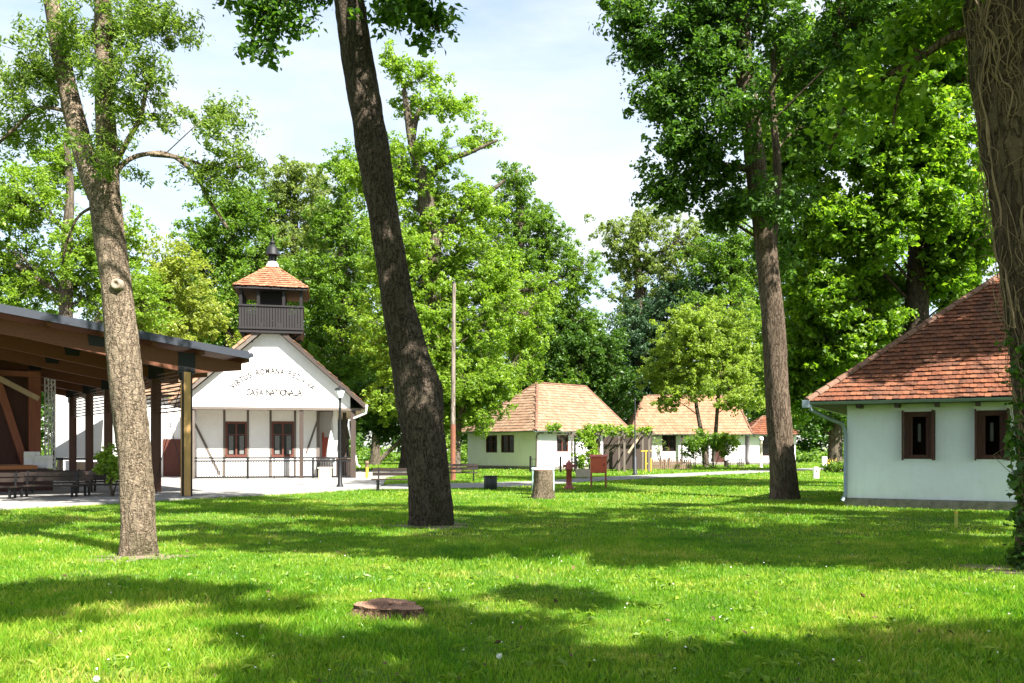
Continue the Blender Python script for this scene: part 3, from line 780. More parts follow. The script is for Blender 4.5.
for k in range(NB):
    y = k*SP
    mb = MB(MP); h0, h1 = .24, .60
    def bz(x): return rz(x)-.30
    mb.prism([(xl,y-.09,bz(xl)),(1.75,y-.09,bz(1.75)),(1.75,y-.09,bz(1.75)-h0),(0.2,y-.09,bz(.2)-h1),(-.2,y-.09,bz(-.2)-h1),(-4.5,y-.09,bz(-4.5)-.40),(xl,y-.09,bz(xl)-.40)], (0,.18,0))
    bm_ = mb.build('beam', GLULAM, pv)
    for bx_ in (-2.6, -5.6, -8.6):
        mb = MB(MP); mb.prism([(bx_-.25,y-.105,bz(bx_)+.03),(bx_+.25,y-.105,bz(bx_)),(bx_+.2,y-.105,bz(bx_)-.30),(bx_-.2,y-.105,bz(bx_)-.28)], (0,.21,0)); mb.build('steel_bracket', STEEL_DARK, bm_)
    mb = MB(MP); mb.prism([(-.26,y-.108,bz(0)+.02),(.26,y-.108,bz(0)),(.26,y-.108,bz(0)-.64),(-.26,y-.108,bz(0)-.62)], (0,.216,0))
    mb.build('steel_bracket', STEEL_DARK, bm_)
    mb = MB(MP); mb.box(-.11,.11,y-.155,y+.155,.08,bz(0)-h1-.005)
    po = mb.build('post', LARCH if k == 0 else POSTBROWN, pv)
    zt = bz(0)-h1-.01
    for sx in (-1, 1):
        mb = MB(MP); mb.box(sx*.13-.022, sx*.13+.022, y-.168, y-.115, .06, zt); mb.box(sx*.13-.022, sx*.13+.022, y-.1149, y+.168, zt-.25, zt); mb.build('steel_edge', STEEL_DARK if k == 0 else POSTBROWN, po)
for x in np.arange(-12.4, 1.9, 1.42):
    mb = MB(MP); x = float(x); mb.prism([(x-.07,ya+.1,rz(x)-.118),(x+.07,ya+.1,rz(x)-.118),(x+.07,ya+.1,rz(x)-.297),(x-.07,ya+.1,rz(x)-.297)], (0,yb-ya-.2,0)); mb.build('purlin', GLULAM, pv)
for k in range(NB-1):
    mb = MB(MP); z = 4.05; zlow = 2.65 if k == 0 else 2.9
    while z > zlow:
        mb.beam((.02,k*SP+.17,z),(.02,(k+1)*SP-.17,z),.03,.045); z -= .13
    mb.build('slat_screen', POSTBROWN, pv)
    mb = MB(MP)
    if k == 0:
        mb.tube([(0,.2,3.9),(0,SP-.2,.6)], .012, 5); mb.tube([(.03,SP-.2,3.9),(.03,.2,.6)], .012, 5)
        mb.build('bracing_cable', IRON, pv)
for k in (0,1):
    pass
# stage set: platform with framed back wall
st = empty('stage', (-17.0,32,0), 'reddish brown timber stage wall with diagonal braces under the pavilion', 'stage')
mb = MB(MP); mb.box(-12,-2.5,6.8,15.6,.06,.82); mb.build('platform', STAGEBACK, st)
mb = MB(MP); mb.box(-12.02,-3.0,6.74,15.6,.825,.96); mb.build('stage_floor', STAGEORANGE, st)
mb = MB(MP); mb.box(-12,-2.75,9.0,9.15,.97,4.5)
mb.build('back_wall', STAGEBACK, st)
for i, x in enumerate((-2.75,-5.6,-8.5)):
    mb = MB(MP); mb.box(x-.2,x+.2,8.76,8.98,.97,4.45); mb.build('upright', STAGERED, st)
mb = MB(MP); mb.beam((-3.1,8.66,1.0),(-4.05,8.66,4.3),.24,.18,(0,1,0)); mb.build('brace', STAGERED, st)
mb = MB(MP); mb.beam((-7.9,8.66,4.3),(-9.4,8.66,1.0),.22,.18,(0,1,0)); mb.build('brace', STAGERED, st)
mb = MB(MP); mb.beam((-5.2,8.3,4.75),(-2.7,8.3,3.38),.16,.18); mb.build('brace', LIGHTWOOD, st)
mb = MB(MP); mb.beam((-12,8.7,4.3),(-2.6,8.7,4.3),.2,.2); mb.build('top_rail', STAGERED, st)
# white boxes on the platform edge
for i, (px, wv, hh, lab) in enumerate(((32,.40,.62,'white loudspeaker box beside the stage floor, left of the pair'),(43,.52,.48,'low white box beside the lattice mast on the stage'))):
    g = P(px,0,32.0); mb = MB(); zt_ = .82 if i == 0 else .82
    b_ = empty('equipment_case', (g.x,32,zt_), lab, 'case')
    mb.box(g.x-wv/2,g.x+wv/2,31.8,32.2,zt_+.004,zt_+hh); mb.build('body', WHITEPAINT, b_, bevel=.02)
    mb = MB(); mb.box(g.x-wv/2-.012,g.x+wv/2+.012,31.785,32.215,zt_+hh*.72,zt_+hh*.76); mb.build('lid_seam', CREAM, b_)
# lattice mast
mt = empty('truss_mast', (P(50,0,34.5).x,34.5,0), 'white lattice truss mast standing beside the stage', 'mast')
bx, by = P(50,0,34.5).x, 34.5; a = .13
for i, (dx, dy) in enumerate(((-a,-a),(a,-a),(a,a),(-a,a))):
    mb = MB(); mb.tube([(bx+dx,by+dy,.1),(bx+dx,by+dy,4.45)], .028, 6); mb.build('chord', WHITEPAINT, mt)
mb = MB()
for j in range(17):
    z0, z1 = .1+j*.256, .1+(j+1)*.256; s = 1 if j % 2 else -1
    mb.tube([(bx-a*s,by-a,z0),(bx+a*s,by-a,z1)], .014, 5); mb.tube([(bx-a*s,by+a,z0),(bx+a*s,by+a,z1)], .014, 5)
    mb.tube([(bx+a,by-a*s,z0),(bx+a,by+a*s,z1)], .014, 5); mb.tube([(bx-a,by-a*s,z0),(bx-a,by+a*s,z1)], .014, 5)
mb.build('lattice', WHITEPAINT, mt)
mb = MB(); mb.box(bx-.5,bx+.5,by-.03,by+.03,.06,.12).box(bx-.03,bx+.03,by-.5,by+.5,.062,.118)
for sx in (-1,1): mb.beam((bx+sx*.45,by-.02,.1),(bx+sx*.12,by-.14,1.0),.04,.04)
mb.build('foot', WHITEPAINT, mt)
# screen behind the posts
sc_ = empty('screen', (P(97,0,43).x,43,0), 'large off white screen with pale timber base behind the pavilion posts', 'screen')
xa, xb_ = P(54.5,0,43).x, P(135,0,43).x
mb = MB(); mb.box(xa,xb_,43,43.12,1.12,5.5); mb.build('cloth', PANELWHITE, sc_)
mb = MB(); mb.box(xa-.05,xb_+.05,42.95,43.17,1.0,1.115).box(xa-.06,xa-.005,42.95,43.17,.06,5.55); mb.build('frame', STEEL_DARK, sc_)
mb = MB()
nb = 26
for i in range(nb):
    x = xa+.9+(xb_-xa-.9)*i/nb; mb.box(x, x+.11, 43.0, 43.05, .08, .92)
mb.build('base_boards', LIGHTWOOD, sc_)
for i in range(3):
    x = xa+.8+i*1.6; mb = MB(); mb.box(x-.12,x+.12,42.7,42.9,.06,.98); mb.build('leg', WHITEPAINT, sc_)

# benches ------------------------------------------------------------
def bench(name, label, x0, y0, ang, Lb, mat, back=True, group=None, seat=.45):
    M = Matrix.Translation((x0,y0,0)) @ Matrix.Rotation(ang, 4, 'Z')
    r = empty(name, (x0,y0,0), label, 'bench', group)
    mb = MB(M)
    for j in range(3): mb.box(0,Lb,.02+j*.14,.14+j*.14,seat-.045,seat)
    mb.build('seat', mat, r, bevel=.006)
    if back:
        mb = MB(M)
        for j in range(2): mb.beam((0,.47+j*.03,seat+.17+j*.16),(Lb,.47+j*.03,seat+.17+j*.16),.035,.12)
        mb.build('backrest', mat, r)
    for x in (.22, Lb-.22):
        mb = MB(M); mb.beam((x,.06,.02),(x,.06,seat-.05),.06,.06,(0,1,0)); mb.beam((x,.40,.02),(x,.40,seat-.05),.06,.06,(0,1,0)); mb.beam((x,.03,seat-.075),(x,.44,seat-.075),.05,.05)
        mb.beam((x,.06,.06),(x,.40,.06),.05,.05)
        if back: mb.beam((x,.43,seat-.06),(x,.51,seat+.42),.045,.05,(0,1,0))
        mb.build('leg', IRON, r)
    return r
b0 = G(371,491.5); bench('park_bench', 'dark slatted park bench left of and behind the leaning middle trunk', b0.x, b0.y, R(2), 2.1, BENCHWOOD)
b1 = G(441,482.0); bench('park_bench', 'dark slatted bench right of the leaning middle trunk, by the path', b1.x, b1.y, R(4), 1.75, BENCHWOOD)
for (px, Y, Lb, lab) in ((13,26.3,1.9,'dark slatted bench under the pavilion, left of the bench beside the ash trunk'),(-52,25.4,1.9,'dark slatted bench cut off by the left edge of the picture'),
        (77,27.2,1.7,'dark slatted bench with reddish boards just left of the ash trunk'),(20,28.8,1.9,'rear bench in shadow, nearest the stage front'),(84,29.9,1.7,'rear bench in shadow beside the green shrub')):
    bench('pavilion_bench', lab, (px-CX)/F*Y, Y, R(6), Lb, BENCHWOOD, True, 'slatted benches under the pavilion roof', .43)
# ------------------------------------------------------------------ street furniture and small things
# lamp post by the hall
g = G(340,488.3); lp_ = empty('street_lamp', g, 'slim black lamp post with pale lantern in front of the hall', 'lamp post')
kx = g.y/F; zt = EYE+(HY-398)*kx
mb = MB(); mb.lathe(g, [(.14,0),(.14,.10),(.09,.16),(.075,.9),(.055,1.0),(.045,zt-.1),(.06,zt)], 12); mb.build('pole', IRON, lp_)
mb = MB(); mb.lathe(g, [(.10,zt),(.20,zt+.30),(.19,zt+.31)], 10); mb.build('lantern', LAMPGLASS, lp_)
mb = MB(); mb.lathe(g, [(.225,zt+.312),(.20,zt+.36),(.05,zt+.43),(.02,zt+.48)], 10); mb.build('lantern_cap', IRON, lp_)
# second pole near the fence
g = G(635,475); l2 = empty('pole', g, 'thin dark pole with thicker base standing before the pergola', 'pole')
mb = MB(); mb.lathe(g, [(.16,0),(.16,.08),(.12,.14),(.11,1.05),(.05,1.12),(.04,3.2),(.035,4.5)], 10); mb.build('shaft', BLACKPLASTIC, l2)
mb = MB(); mb.lathe(g, [(.07,4.502),(.075,4.56),(.02,4.60)], 10); mb.build('cap', BLACKPLASTIC, l2)
# cream post light beside the far annex
g = G(761,467.8); l3 = empty('post_light', g, 'cream coloured straight post light in front of the annex', 'lamp post')
mb = MB(); mb.lathe(g, [(.17,0),(.17,.06),(.13,.1),(.12,2.3)], 12); mb.build('pole', CREAM, l3)
mb = MB(); mb.lathe(g, [(.18,2.3),(.2,2.34),(.2,2.55),(.16,2.62)], 12); mb.build('lamp_head', WHITEPAINT, l3)
# utility pole: weathered shaft, red brown foot
g = G(453,480.5); up_ = empty('utility_pole', g, 'tall weathered wooden pole with red painted lower part behind the middle trunk', 'pole')
mb = MB(); mb.tube([g, g+Vector((0,0,2.75))], [.135,.13], 14); mb.build('foot_sleeve', POLEFOOT, up_)
mb = MB(); mb.tube([g+Vector((0,0,2.755)), g+Vector((.02,0,6)), g+Vector((.05,0,9.7))], [.112,.105,.088], 14); mb.build('shaft', POLE, up_)
mb = MB(); mb.lathe(g+Vector((.05,0,0)), [(.10,9.70),(.07,9.78),(.02,9.82)], 12); mb.build('cap', IRON, up_)
# counter in the porch end
x0, x1 = P(333,0,46.2).x, P(355.5,0,46.2).x
r = empty('porch_counter', ((x0+x1)/2,46,.06), 'dark brown boarded counter with light top at the right end of the porch', 'counter')
mb = MB(); n = 7
for i in range(n):
    a = x0+(x1-x0)*i/n; mb.box(a+.01, a+(x1-x0)/n-.01, 45.8, 45.84, .08, 1.02)
mb.box(x0,x1,45.845,46.3,.08,1.02); mb.build('front_boards', DARKWOOD, r)
mb = MB(); mb.box(x0-.08,x1+.08,45.72,46.36,1.025,1.09); mb.build('counter_top', LIGHTWOOD, r, bevel=.01)
# cream crate in front of railing
g = G(325,480.3); r = empty('storage_crate', g+Vector((0,0,.06)), 'cream yellow plastic crate standing before the porch railing', 'crate')
mb = MB(Matrix.Translation(g)); mb.box(-.27,.27,-.22,.22,.065,.58); mb.build('body', CREAM, r, bevel=.02)
mb = MB(Matrix.Translation(g)); mb.box(-.31,.31,-.26,.26,.585,.65)
for i in range(4): mb.box(-.2+i*.12,-.16+i*.12,-.235,-.222,.12,.56)
mb.build('lid', CREAM, r, bevel=.01)
# white folded parasol leaning at the porch corner
g = P(331,0,44.9); g.z = .06
r = empty('parasol', g, 'folded white parasol standing at the right corner of the hall porch', 'parasol')
mb = MB(); mb.tube([(g.x,g.y,.06),(g.x,g.y,2.5)], .025, 6); mb.build('pole', WHITEPAINT, r)
mb = MB(); mb.lathe((g.x,g.y,0), [(.05,.72),(.24,.95),(.27,1.1),(.16,1.9),(.04,2.42)], 9); mb.build('canopy', WHITEPAINT, r)
# small yellow post
g = G(367,479.0); r = empty('marker_post', g, 'yellow pipe marker post in the grass right of the hall', 'post')
mb = MB(); mb.tube([g, g+Vector((0,0,.62))], .075, 10); mb.build('post', YELLOWPAINT, r)
mb = MB(); mb.lathe(g, [(.085,.621),(.085,.80),(.10,.81),(.10,.90),(.03,.93)], 10); mb.build('cap', FENCEWOOD, r)
# litter bin (dark block)
g = G(490.5,489.6); r = empty('litter_bin', g, 'squat black litter bin at the edge of the path', 'bin')
mb = MB(Matrix.Translation(g)); mb.lathe((0,0,0), [(.22,0),(.25,.04),(.25,.46),(.235,.48)], 16)
mb.build('body', BLACKPLASTIC, r)
mb = MB(Matrix.Translation(g)); mb.lathe((0,0,0), [(.27,.482),(.275,.52),(.20,.53)], 16); mb.build('rim', STEEL_DARK, r)
# tub behind the stump
g2 = G(543,494.5)
r = empty('water_tub', g2, 'pale blue plastic tub standing right behind the tall tree stump', 'tub')
mb = MB(Matrix.Translation(g2)); mb.box(-.37,.37,-.25,.25,.0,.84); mb.build('body', PALEBLUE, r, bevel=.05)
mb = MB(Matrix.Translation(g2)); mb.box(-.39,.39,-.27,.27,.842,.90); mb.build('lid', PALEBLUE, r, bevel=.02)
# hydrant
g = G(569,489.3); r = empty('fire_hydrant', g, 'dark red pillar hydrant left of the red hose cabinet', 'hydrant')
mb = MB(Matrix.Translation(g)); mb.lathe((0,0,0), [(.20,0),(.20,.08),(.13,.10),(.115,.16),(.105,.72),(.15,.74),(.15,.80),(.125,.82),(.13,.98),(.10,1.03),(.05,1.06),(.04,1.12)], 16); mb.build('body', REDDARK, r)
for s in (-1,1):
    mb = MB(Matrix.Translation(g)); mb.tube([(s*.10,0,.90),(s*.20,0,.90)], .055, 10); mb.tube([(s*.19,0,.90),(s*.23,0,.90)], .068, 8); mb.build('outlet', REDDARK, r)
# hose cabinet on legs
g = G(598.5,487.4); r = empty('hose_cabinet', g, 'bright red fire hose cabinet on four thin legs', 'cabinet')
M = Matrix.Translation(g); mb = MB(M); mb.box(-.32,.32,-.13,.13,.58,1.22); mb.build('body', REDPAINT, r, bevel=.012)
mb = MB(M); mb.prism([(-.36,-.17,1.223),(.36,-.17,1.223),(.36,.0,1.30),(-.36,.0,1.30)], (0,.0,.02)); mb.prism([(-.36,.17,1.223),(.36,.17,1.223),(.36,.0,1.30),(-.36,.0,1.30)], (0,0,.02)); mb.build('roof', REDPAINT, r)
mb = MB(M); mb.box(-.27,.27,-.148,-.132,.63,1.17); d_ = mb.build('door', REDPAINT, r)
mb = MB(M); mb.box(.19,.22,-.175,-.15,.85,.97); mb.build('handle', IRON, d_)
for sx in (-.29,.29):
    for sy in (-.1,.1):
        mb = MB(M); mb.box(sx-.022,sx+.022,sy-.022,sy+.022,0,.578); mb.build('leg', REDDARK, r)
# sandstone trough
g = G(583.5,478.5); r = empty('stone_trough', g, 'sand coloured stone trough behind the hydrant', 'trough')
M = Matrix.Translation(g); mb = MB(M); mb.box(-.40,.40,-.25,-.17,.10,.5).box(-.40,.40,.17,.25,.10,.5).box(-.40,-.32,-.169,.169,.10,.5).box(.32,.40,-.169,.169,.10,.5).box(-.319,.319,-.169,.169,.10,.2); mb.build('basin', SANDSTONE, r)
mb = MB(M); mb.box(-.3,-.15,-.2,.2,0,.098).box(.15,.3,-.2,.2,0,.098); mb.build('foot', SANDSTONE, r)
# white marker stones at right
g = G(816,478.6); r = empty('marker_stone', g, 'short white kilometre stone right of the tall right trunk', 'stone')
mb = MB(Matrix.Translation(g)); mb.prism([(-.14,-.09,0),(.14,-.09,0),(.14,-.09,.52),(.09,-.09,.61),(-.09,-.09,.61),(-.14,-.09,.52)], (0,.18,0)); mb.build('stone', WHITEPAINT, r, bevel=.015)
mb = MB(Matrix.Translation(g)); mb.box(-.07,.07,-.097,-.091,.34,.46); mb.build('plaque', STONE, r)
g = G(826,466.9); r = empty('meter_box', g, 'white meter box on a plinth beside the yellow flower bed', 'box')
mb = MB(Matrix.Translation(g)); mb.box(-.35,.35,-.15,.15,.1,.86); mb.build('body', WHITEPAINT, r, bevel=.015)
mb = MB(Matrix.Translation(g)); mb.box(-.39,.39,-.19,.19,.862,.91); mb.build('lid', WHITEPAINT, r)
mb = MB(Matrix.Translation(g)); mb.box(-.31,.31,-.12,.12,0,.098); mb.build('plinth', STONE, r)
# stake
g = G(956,527.5); r = empty('survey_stake', g, 'small yellow green stake in the grass in front of the right house', 'stake')
mb = MB(Matrix.Translation(g)); mb.beam((0,0,0),(0.004,0,.28),.05,.04,(0,1,0)); mb.build('shaft', YELLOWGREEN, r)
mb = MB(Matrix.Translation(g)); mb.box(-.026,.032,-.024,.024,.281,.31); mb.build('tip', YELLOWPAINT, r)
# yellow frame by the fence (well pump stand)
g = G(646,471.5); r = empty('pump_stand', g, 'yellow metal pump stand before the brown picket fence', 'pump')
M = Matrix.Translation(g); k = g.y/F
mb = MB(M); mb.tube([(-.02,0,0),(-.02,0,1.45)], .05, 8); mb.tube([(.34,0,0),(.34,0,.95)], .045, 8); mb.build('upright', YELLOWPAINT, r)
mb = MB(M); mb.beam((-.45,0,1.42),(.38,0,1.46),.07,.07); mb.beam((-.02,0,.55),(.34,0,.55),.06,.06); mb.build('crossbar', YELLOWPAINT, r)
# picket fence
def picket(label, p0, p1, h, mat, step=.16):
    p0, p1 = Vector(p0), Vector(p1); d = p1-p0; Ld = d.length; M = frame(p0, d, Vector((-d.y,d.x,0)))
    r = empty('picket_fence', p0, label, 'fence')
    mb = MB(M); x = 0; rg_ = random.Random(3)
    while x < Ld:
        hh = h+rg_.uniform(-.03,.03); mb.prism([(x,-.012,.05),(x+.115,-.012,.05),(x+.115,-.012,hh-.05),(x+.057,-.012,hh),(x,-.012,hh-.05)], (0,.024,0)); x += step
    mb.build('pickets', mat, r)
    mb = MB(M); mb.box(0,Ld,.013,.06,.2,.27).box(0,Ld,.013,.06,h-.28,h-.21); mb.build('rail', mat, r)
    for i in range(int(Ld/2.2)+1):
        mb = MB(M); q = min(i*2.2,Ld-.05); mb.box(q,q+.1,.061,.16,0,h-.02); mb.build('post', mat, r)
a, b = G(606,469.5), G(690,469.6); picket('brown wooden picket fence between pergola and long cottage', a, b, .82, FENCEWOOD)
# dark iron fence in front of the cottage
a, b = P(530,0,57), P(577,0,57); a.z = b.z = 0
r = empty('wire_fence', a, 'low thin dark iron fence in front of the sunlit cottage wall', 'fence')
mb = MB()
x = a.x
while x < b.x: mb.beam((x,57,.05),(x,57,.98),.02,.02,(0,1,0)); x += .17
mb.build('pickets', IRON, r)
mb = MB(); mb.beam((a.x,57.03,.90),(b.x,57.03,.90),.03,.03); mb.beam((a.x,57.03,.2),(b.x,57.03,.2),.03,.03); mb.build('rail', IRON, r)
for px in (560.5, 530.5, 576):
    x = P(px,0,57).x; mb = MB(); mb.beam((x,57.08,0),(x,57.08,1.1),.14,.08,(0,1,0)); mb.build('post', IRON, r)
# tables in front of the long cottage
def trestle(label, px, py, Lb, h):
    g = G(px,py); r = empty('garden_table', g, label, 'table'); M = Matrix.Translation(g)
    mb = MB(M); mb.box(-Lb/2,Lb/2,-.35,.35,h-.06,h); mb.build('tabletop', BENCHWOOD, r)
    for s in (-1,1):
        mb = MB(M); mb.beam((s*(Lb/2-.2),-.3,0),(s*(Lb/2-.2),-.3,h-.061),.08,.08,(0,1,0)); mb.beam((s*(Lb/2-.2),.3,0),(s*(Lb/2-.2),.3,h-.061),.08,.08,(0,1,0)); mb.build('leg', BENCHWOOD, r)
trestle('long dark table in front of the long cottage wall', 682, 467.2, 2.6, .85)
trestle('small dark table under the annex eave', 740.5, 466.8, .7, .75)
trestle('small dark stool left of the other beside the leafy bush', 726, 466.9, .5, .6)

# ------------------------------------------------------------------ vegetation helpers
def leaf_arrays(C, Rr, n, size, rng, flat=.75, up=.55, aspect=.55, shell=.5, sq=None):
    C = np.asarray(C, float); N = len(C); Mx = N*n
    Rr = np.broadcast_to(np.asarray(Rr, float), (N,))
    d = rng.normal(size=(Mx,3)); d /= np.linalg.norm(d, axis=1)[:,None]
    r = np.repeat(Rr, n)*rng.random(Mx)**shell
    off = d*r[:,None]; off[:,2] *= flat
    c = np.repeat(C, n, 0)+off
    nm = d*.45+np.array([0,0,up])+rng.normal(size=(Mx,3))*.5
    nm /= np.linalg.norm(nm, axis=1)[:,None]
    t = np.cross(nm, rng.normal(size=(Mx,3))); t /= np.linalg.norm(t, axis=1)[:,None]+1e-9
    b = np.cross(nm, t)
    Ln = size*(.55+.9*rng.random(Mx)); W = Ln*aspect*(.8+.4*rng.random(Mx))
    Ln = Ln[:,None]; W = W[:,None]
    v = np.empty((Mx,4,3))
    v[:,0] = c-t*Ln*.5; v[:,1] = c+b*W*.5-t*Ln*.08+nm*Ln*.08; v[:,2] = c+t*Ln*.5-nm*Ln*.06; v[:,3] = c-b*W*.5-t*Ln*.08+nm*Ln*.08
    return v.reshape(-1,3)

def quads(nv): return np.arange(nv, dtype=np.int32).reshape(-1,4)

def vnoise(u, v, nu, seed):
    """value noise periodic in u (0..1) with nu cells; v in cells"""
    g = np.random.default_rng(seed).random((nu, 512))
    x = u*nu; i = np.floor(x).astype(int); fx = x-i; fx = fx*fx*(3-2*fx)
    j = np.floor(v).astype(int); fy = v-j; fy = fy*fy*(3-2*fy); j %= 511
    a = g[i%nu, j]; b = g[(i+1)%nu, j]; c = g[i%nu, j+1]; d = g[(i+1)%nu, j+1]
    return (a*(1-fx)+b*fx)*(1-fy)+(c*(1-fx)+d*fx)*fy

def catmull(pts, n):
    P_ = np.array(pts, float); m = len(P_)
    tt = np.linspace(0, m-1-1e-6, n); i = tt.astype(int); f = (tt-i)[:,None]
    g = lambda k: P_[np.clip(k, 0, m-1)]
    p0, p1, p2, p3 = g(i-1), g(i), g(i+1), g(i+2)
    return .5*((2*p1)+(-p0+p2)*f+(2*p0-5*p1+4*p2-p3)*f**2+(-p0+3*p1-3*p2+p3)*f**3)

class TB:
    """collects tubes of quads (numpy)"""
    def __init__(s): s.V, s.F, s.n = [], [], 0
    def tube(s, pts, rad, seg=8, rings=None, rough=0, seed=0, flare=0, bumps=()):
        A = np.concatenate([np.array([list(p) for p in pts], float), np.array(rad, float)[:,None]], 1)
        n = rings or max(3, len(pts)*3)
        A = catmull(A, n); p, r = A[:,:3], np.maximum(A[:,3], .003)
        d = np.gradient(p, axis=0); d /= np.linalg.norm(d, axis=1)[:,None]+1e-9
        ref = np.array([1,0,0.]) if abs(d[0][0]) < .8 else np.array([0,1,0.])
        u = ref[None]-d*(d@ref)[:,None]; u /= np.linalg.norm(u, axis=1)[:,None]+1e-9
        w_ = np.cross(d, u)
        th = np.arange(seg)*2*math.pi/seg
        RR = np.repeat(r[:,None], seg, 1)
        ln = np.concatenate([[0], np.cumsum(np.linalg.norm(np.diff(p, axis=0), axis=1))])
        uu = np.repeat((th/(2*math.pi))[None], n, 0); vv = np.repeat(ln[:,None], seg, 1)
        if rough:
            q = vnoise((uu+.02*np.sin(vv*2))%1, vv*2.2, 26, seed)*.65+vnoise(uu, vv*9, 48, seed+1)*.35
            lo = vnoise(uu, vv*.8, 6, seed+2)
            RR = RR*(1+(lo-.5)*.16)+(q-.5)*rough
        if flare:
            k = np.exp(-vv/.35); RR = RR*(1+k*flare*(.45+.75*vnoise(uu, vv*0+3, 7, seed+5)))
        for (bz, bu, amt, wz_, wu) in bumps:
            du = np.abs(uu-bu); du = np.minimum(du, 1-du)
            RR = RR+amt*np.exp(-((vv-bz)/wz_)**2-(du/wu)**2)
        V = p[:,None]+(u[:,None]*np.cos(th)[None,:,None]+w_[:,None]*np.sin(th)[None,:,None])*RR[:,:,None]
        i = np.arange(n-1)[:,None]*seg; k = np.arange(seg)[None]; k2 = (k+1)%seg
        s.F.append(np.stack([(i+k).ravel(),(i+k2).ravel(),(i+seg+k2).ravel(),(i+seg+k).ravel()], 1)+s.n)
        s.V.append(V.reshape(-1,3)); s.n += n*seg
        return p
    def obj(s, name, mat, parent=None, loc=None):
        return np_object(name, np.concatenate(s.V), np.concatenate(s.F), mat, parent, loc, smooth=True)

def lobe(px, py, Y, rx, rz, n, ry=None):
    c = P(px, py, Y); k = Y/F
    return (c.x, c.y, c.z, rx*k, (ry if ry is not None else (rx+rz)/2*k), rz*k, n)

def tree(name, label, path, lobes, leaf, bark, seed, csize, nleaf, lsize, group=None, seg=12, rings=None, rough=.0,
         flare=.25, extra=(), aspect=.55, shellc=.55, twig=True, bumps=(), flat=.75, up=.55, cat='tree', limb=True, limbk=1.0, amin=0.0):
    """path: [(x,y,z,r)...] trunk axis.  lobes: ellipsoids (x,y,z,rx,ry,rz,n clusters)."""
    rng = np.random.default_rng(seed)
    base = Vector((path[0][0], path[0][1], 0))
    root = empty(name, base, label, cat, group)
    tb = TB()
    tp = tb.tube([p[:3] for p in path], [p[3] for p in path], seg, rings or len(path)*6, rough, seed, flare, bumps)
    rr = catmull([(p[3],) for p in path], len(tp))[:,0]
    axes = [(tp, rr)]
    for e in extra:
        q = tb.tube([p[:3] for p in e], [p[3] for p in e], max(6, seg//2), len(e)*5, rough*.5, seed+7)
        axes.append((q, catmull([(p[3],) for p in e], len(q))[:,0]))
    allp = np.concatenate([a for a, _ in axes]); allr = np.concatenate([b for _, b in axes])
    C, CR = [], []
    for lb in lobes:
        c = np.array(lb[:3]); rad = np.array(lb[3:6]); n = int(lb[6])
        d = rng.normal(size=(n,3)); d /= np.linalg.norm(d, axis=1)[:,None]
        r = (rng.random(n)**shellc)[:,None]
        pts = c+d*r*rad*(1+rng.normal(size=(n,1))*.08)
        pts = pts[pts[:,2] > .4]
        cr = csize*(.6+.75*rng.random(len(pts)))
        C.append(pts); CR.append(cr)
        if not limb: continue
        hd = np.linalg.norm(allp[:,:2]-c[:2], axis=1)
        cost = np.linalg.norm(allp-c, axis=1)+np.abs(allp[:,2]-(c[2]-.55*hd))*.8
        cost = cost+np.where(allp[:,2] > c[2], 4, 0)+np.where(allp[:,2] < amin, 50, 0)
        k = int(np.argmin(cost)); p0 = allp[k]; ds = np.linalg.norm(c-p0)
        r0 = min(allr[k]*.55, .025*ds+.02)*limbk
        if ds > .25:
            mid = p0*.55+c*.45+np.array([0,0,.14*ds])+rng.normal(size=3)*.06*ds
            m2 = p0*.2+c*.8+np.array([0,0,.06*ds])+rng.normal(size=3)*.05*ds
            lp = tb.tube([p0, mid, m2, c], [r0, r0*.75, r0*.5, r0*.28], 7, 12, 0, seed)
        else: lp = np.array([p0, c])
        if twig:
            for q, cc in zip(pts, cr):
                j = int(np.argmin(np.linalg.norm(lp-q, axis=1))); j = max(0, j-1-int(rng.integers(0,3)))
                s0 = lp[j]; dd = np.linalg.norm(q-s0)
                m_ = (s0+q)/2+np.array([0,0,.08*dd])+rng.normal(size=3)*.07*dd
                rt = max(.006, min(r0*.3, .010*dd+.005))
                tb.tube([s0, m_, q], [rt, rt*.7, rt*.35], 4, 5)
    tb.obj('trunk', bark, root)
    C = np.concatenate(C); CR = np.concatenate(CR)
    # each cluster -> a handful of sprays -> leaves
    ns = 5
    sp = rng.normal(size=(len(C)*ns,3)); sp /= np.linalg.norm(sp, axis=1)[:,None]
    SC = np.repeat(C, ns, 0)+sp*np.repeat(CR, ns)[:,None]*(.35+.65*rng.random((len(C)*ns,1)))*np.array([1,1,flat])
    SR = np.repeat(CR, ns)*(.32+.25*rng.random(len(C)*ns))
    v = leaf_arrays(SC, SR, max(2, nleaf//ns), lsize, rng, flat, up, aspect)
    np_object('crown', v, quads(len(v)), leaf, root)
    return root

def px_path(pts, Y):
    """[(px,py,width_px,dY)] -> axis points"""
    out = []
    for (px, py, wd, dy) in pts:
        p = P(px, py, Y+dy); out.append((p.x, p.y, p.z, wd/2*(Y+dy)/F))
    return out

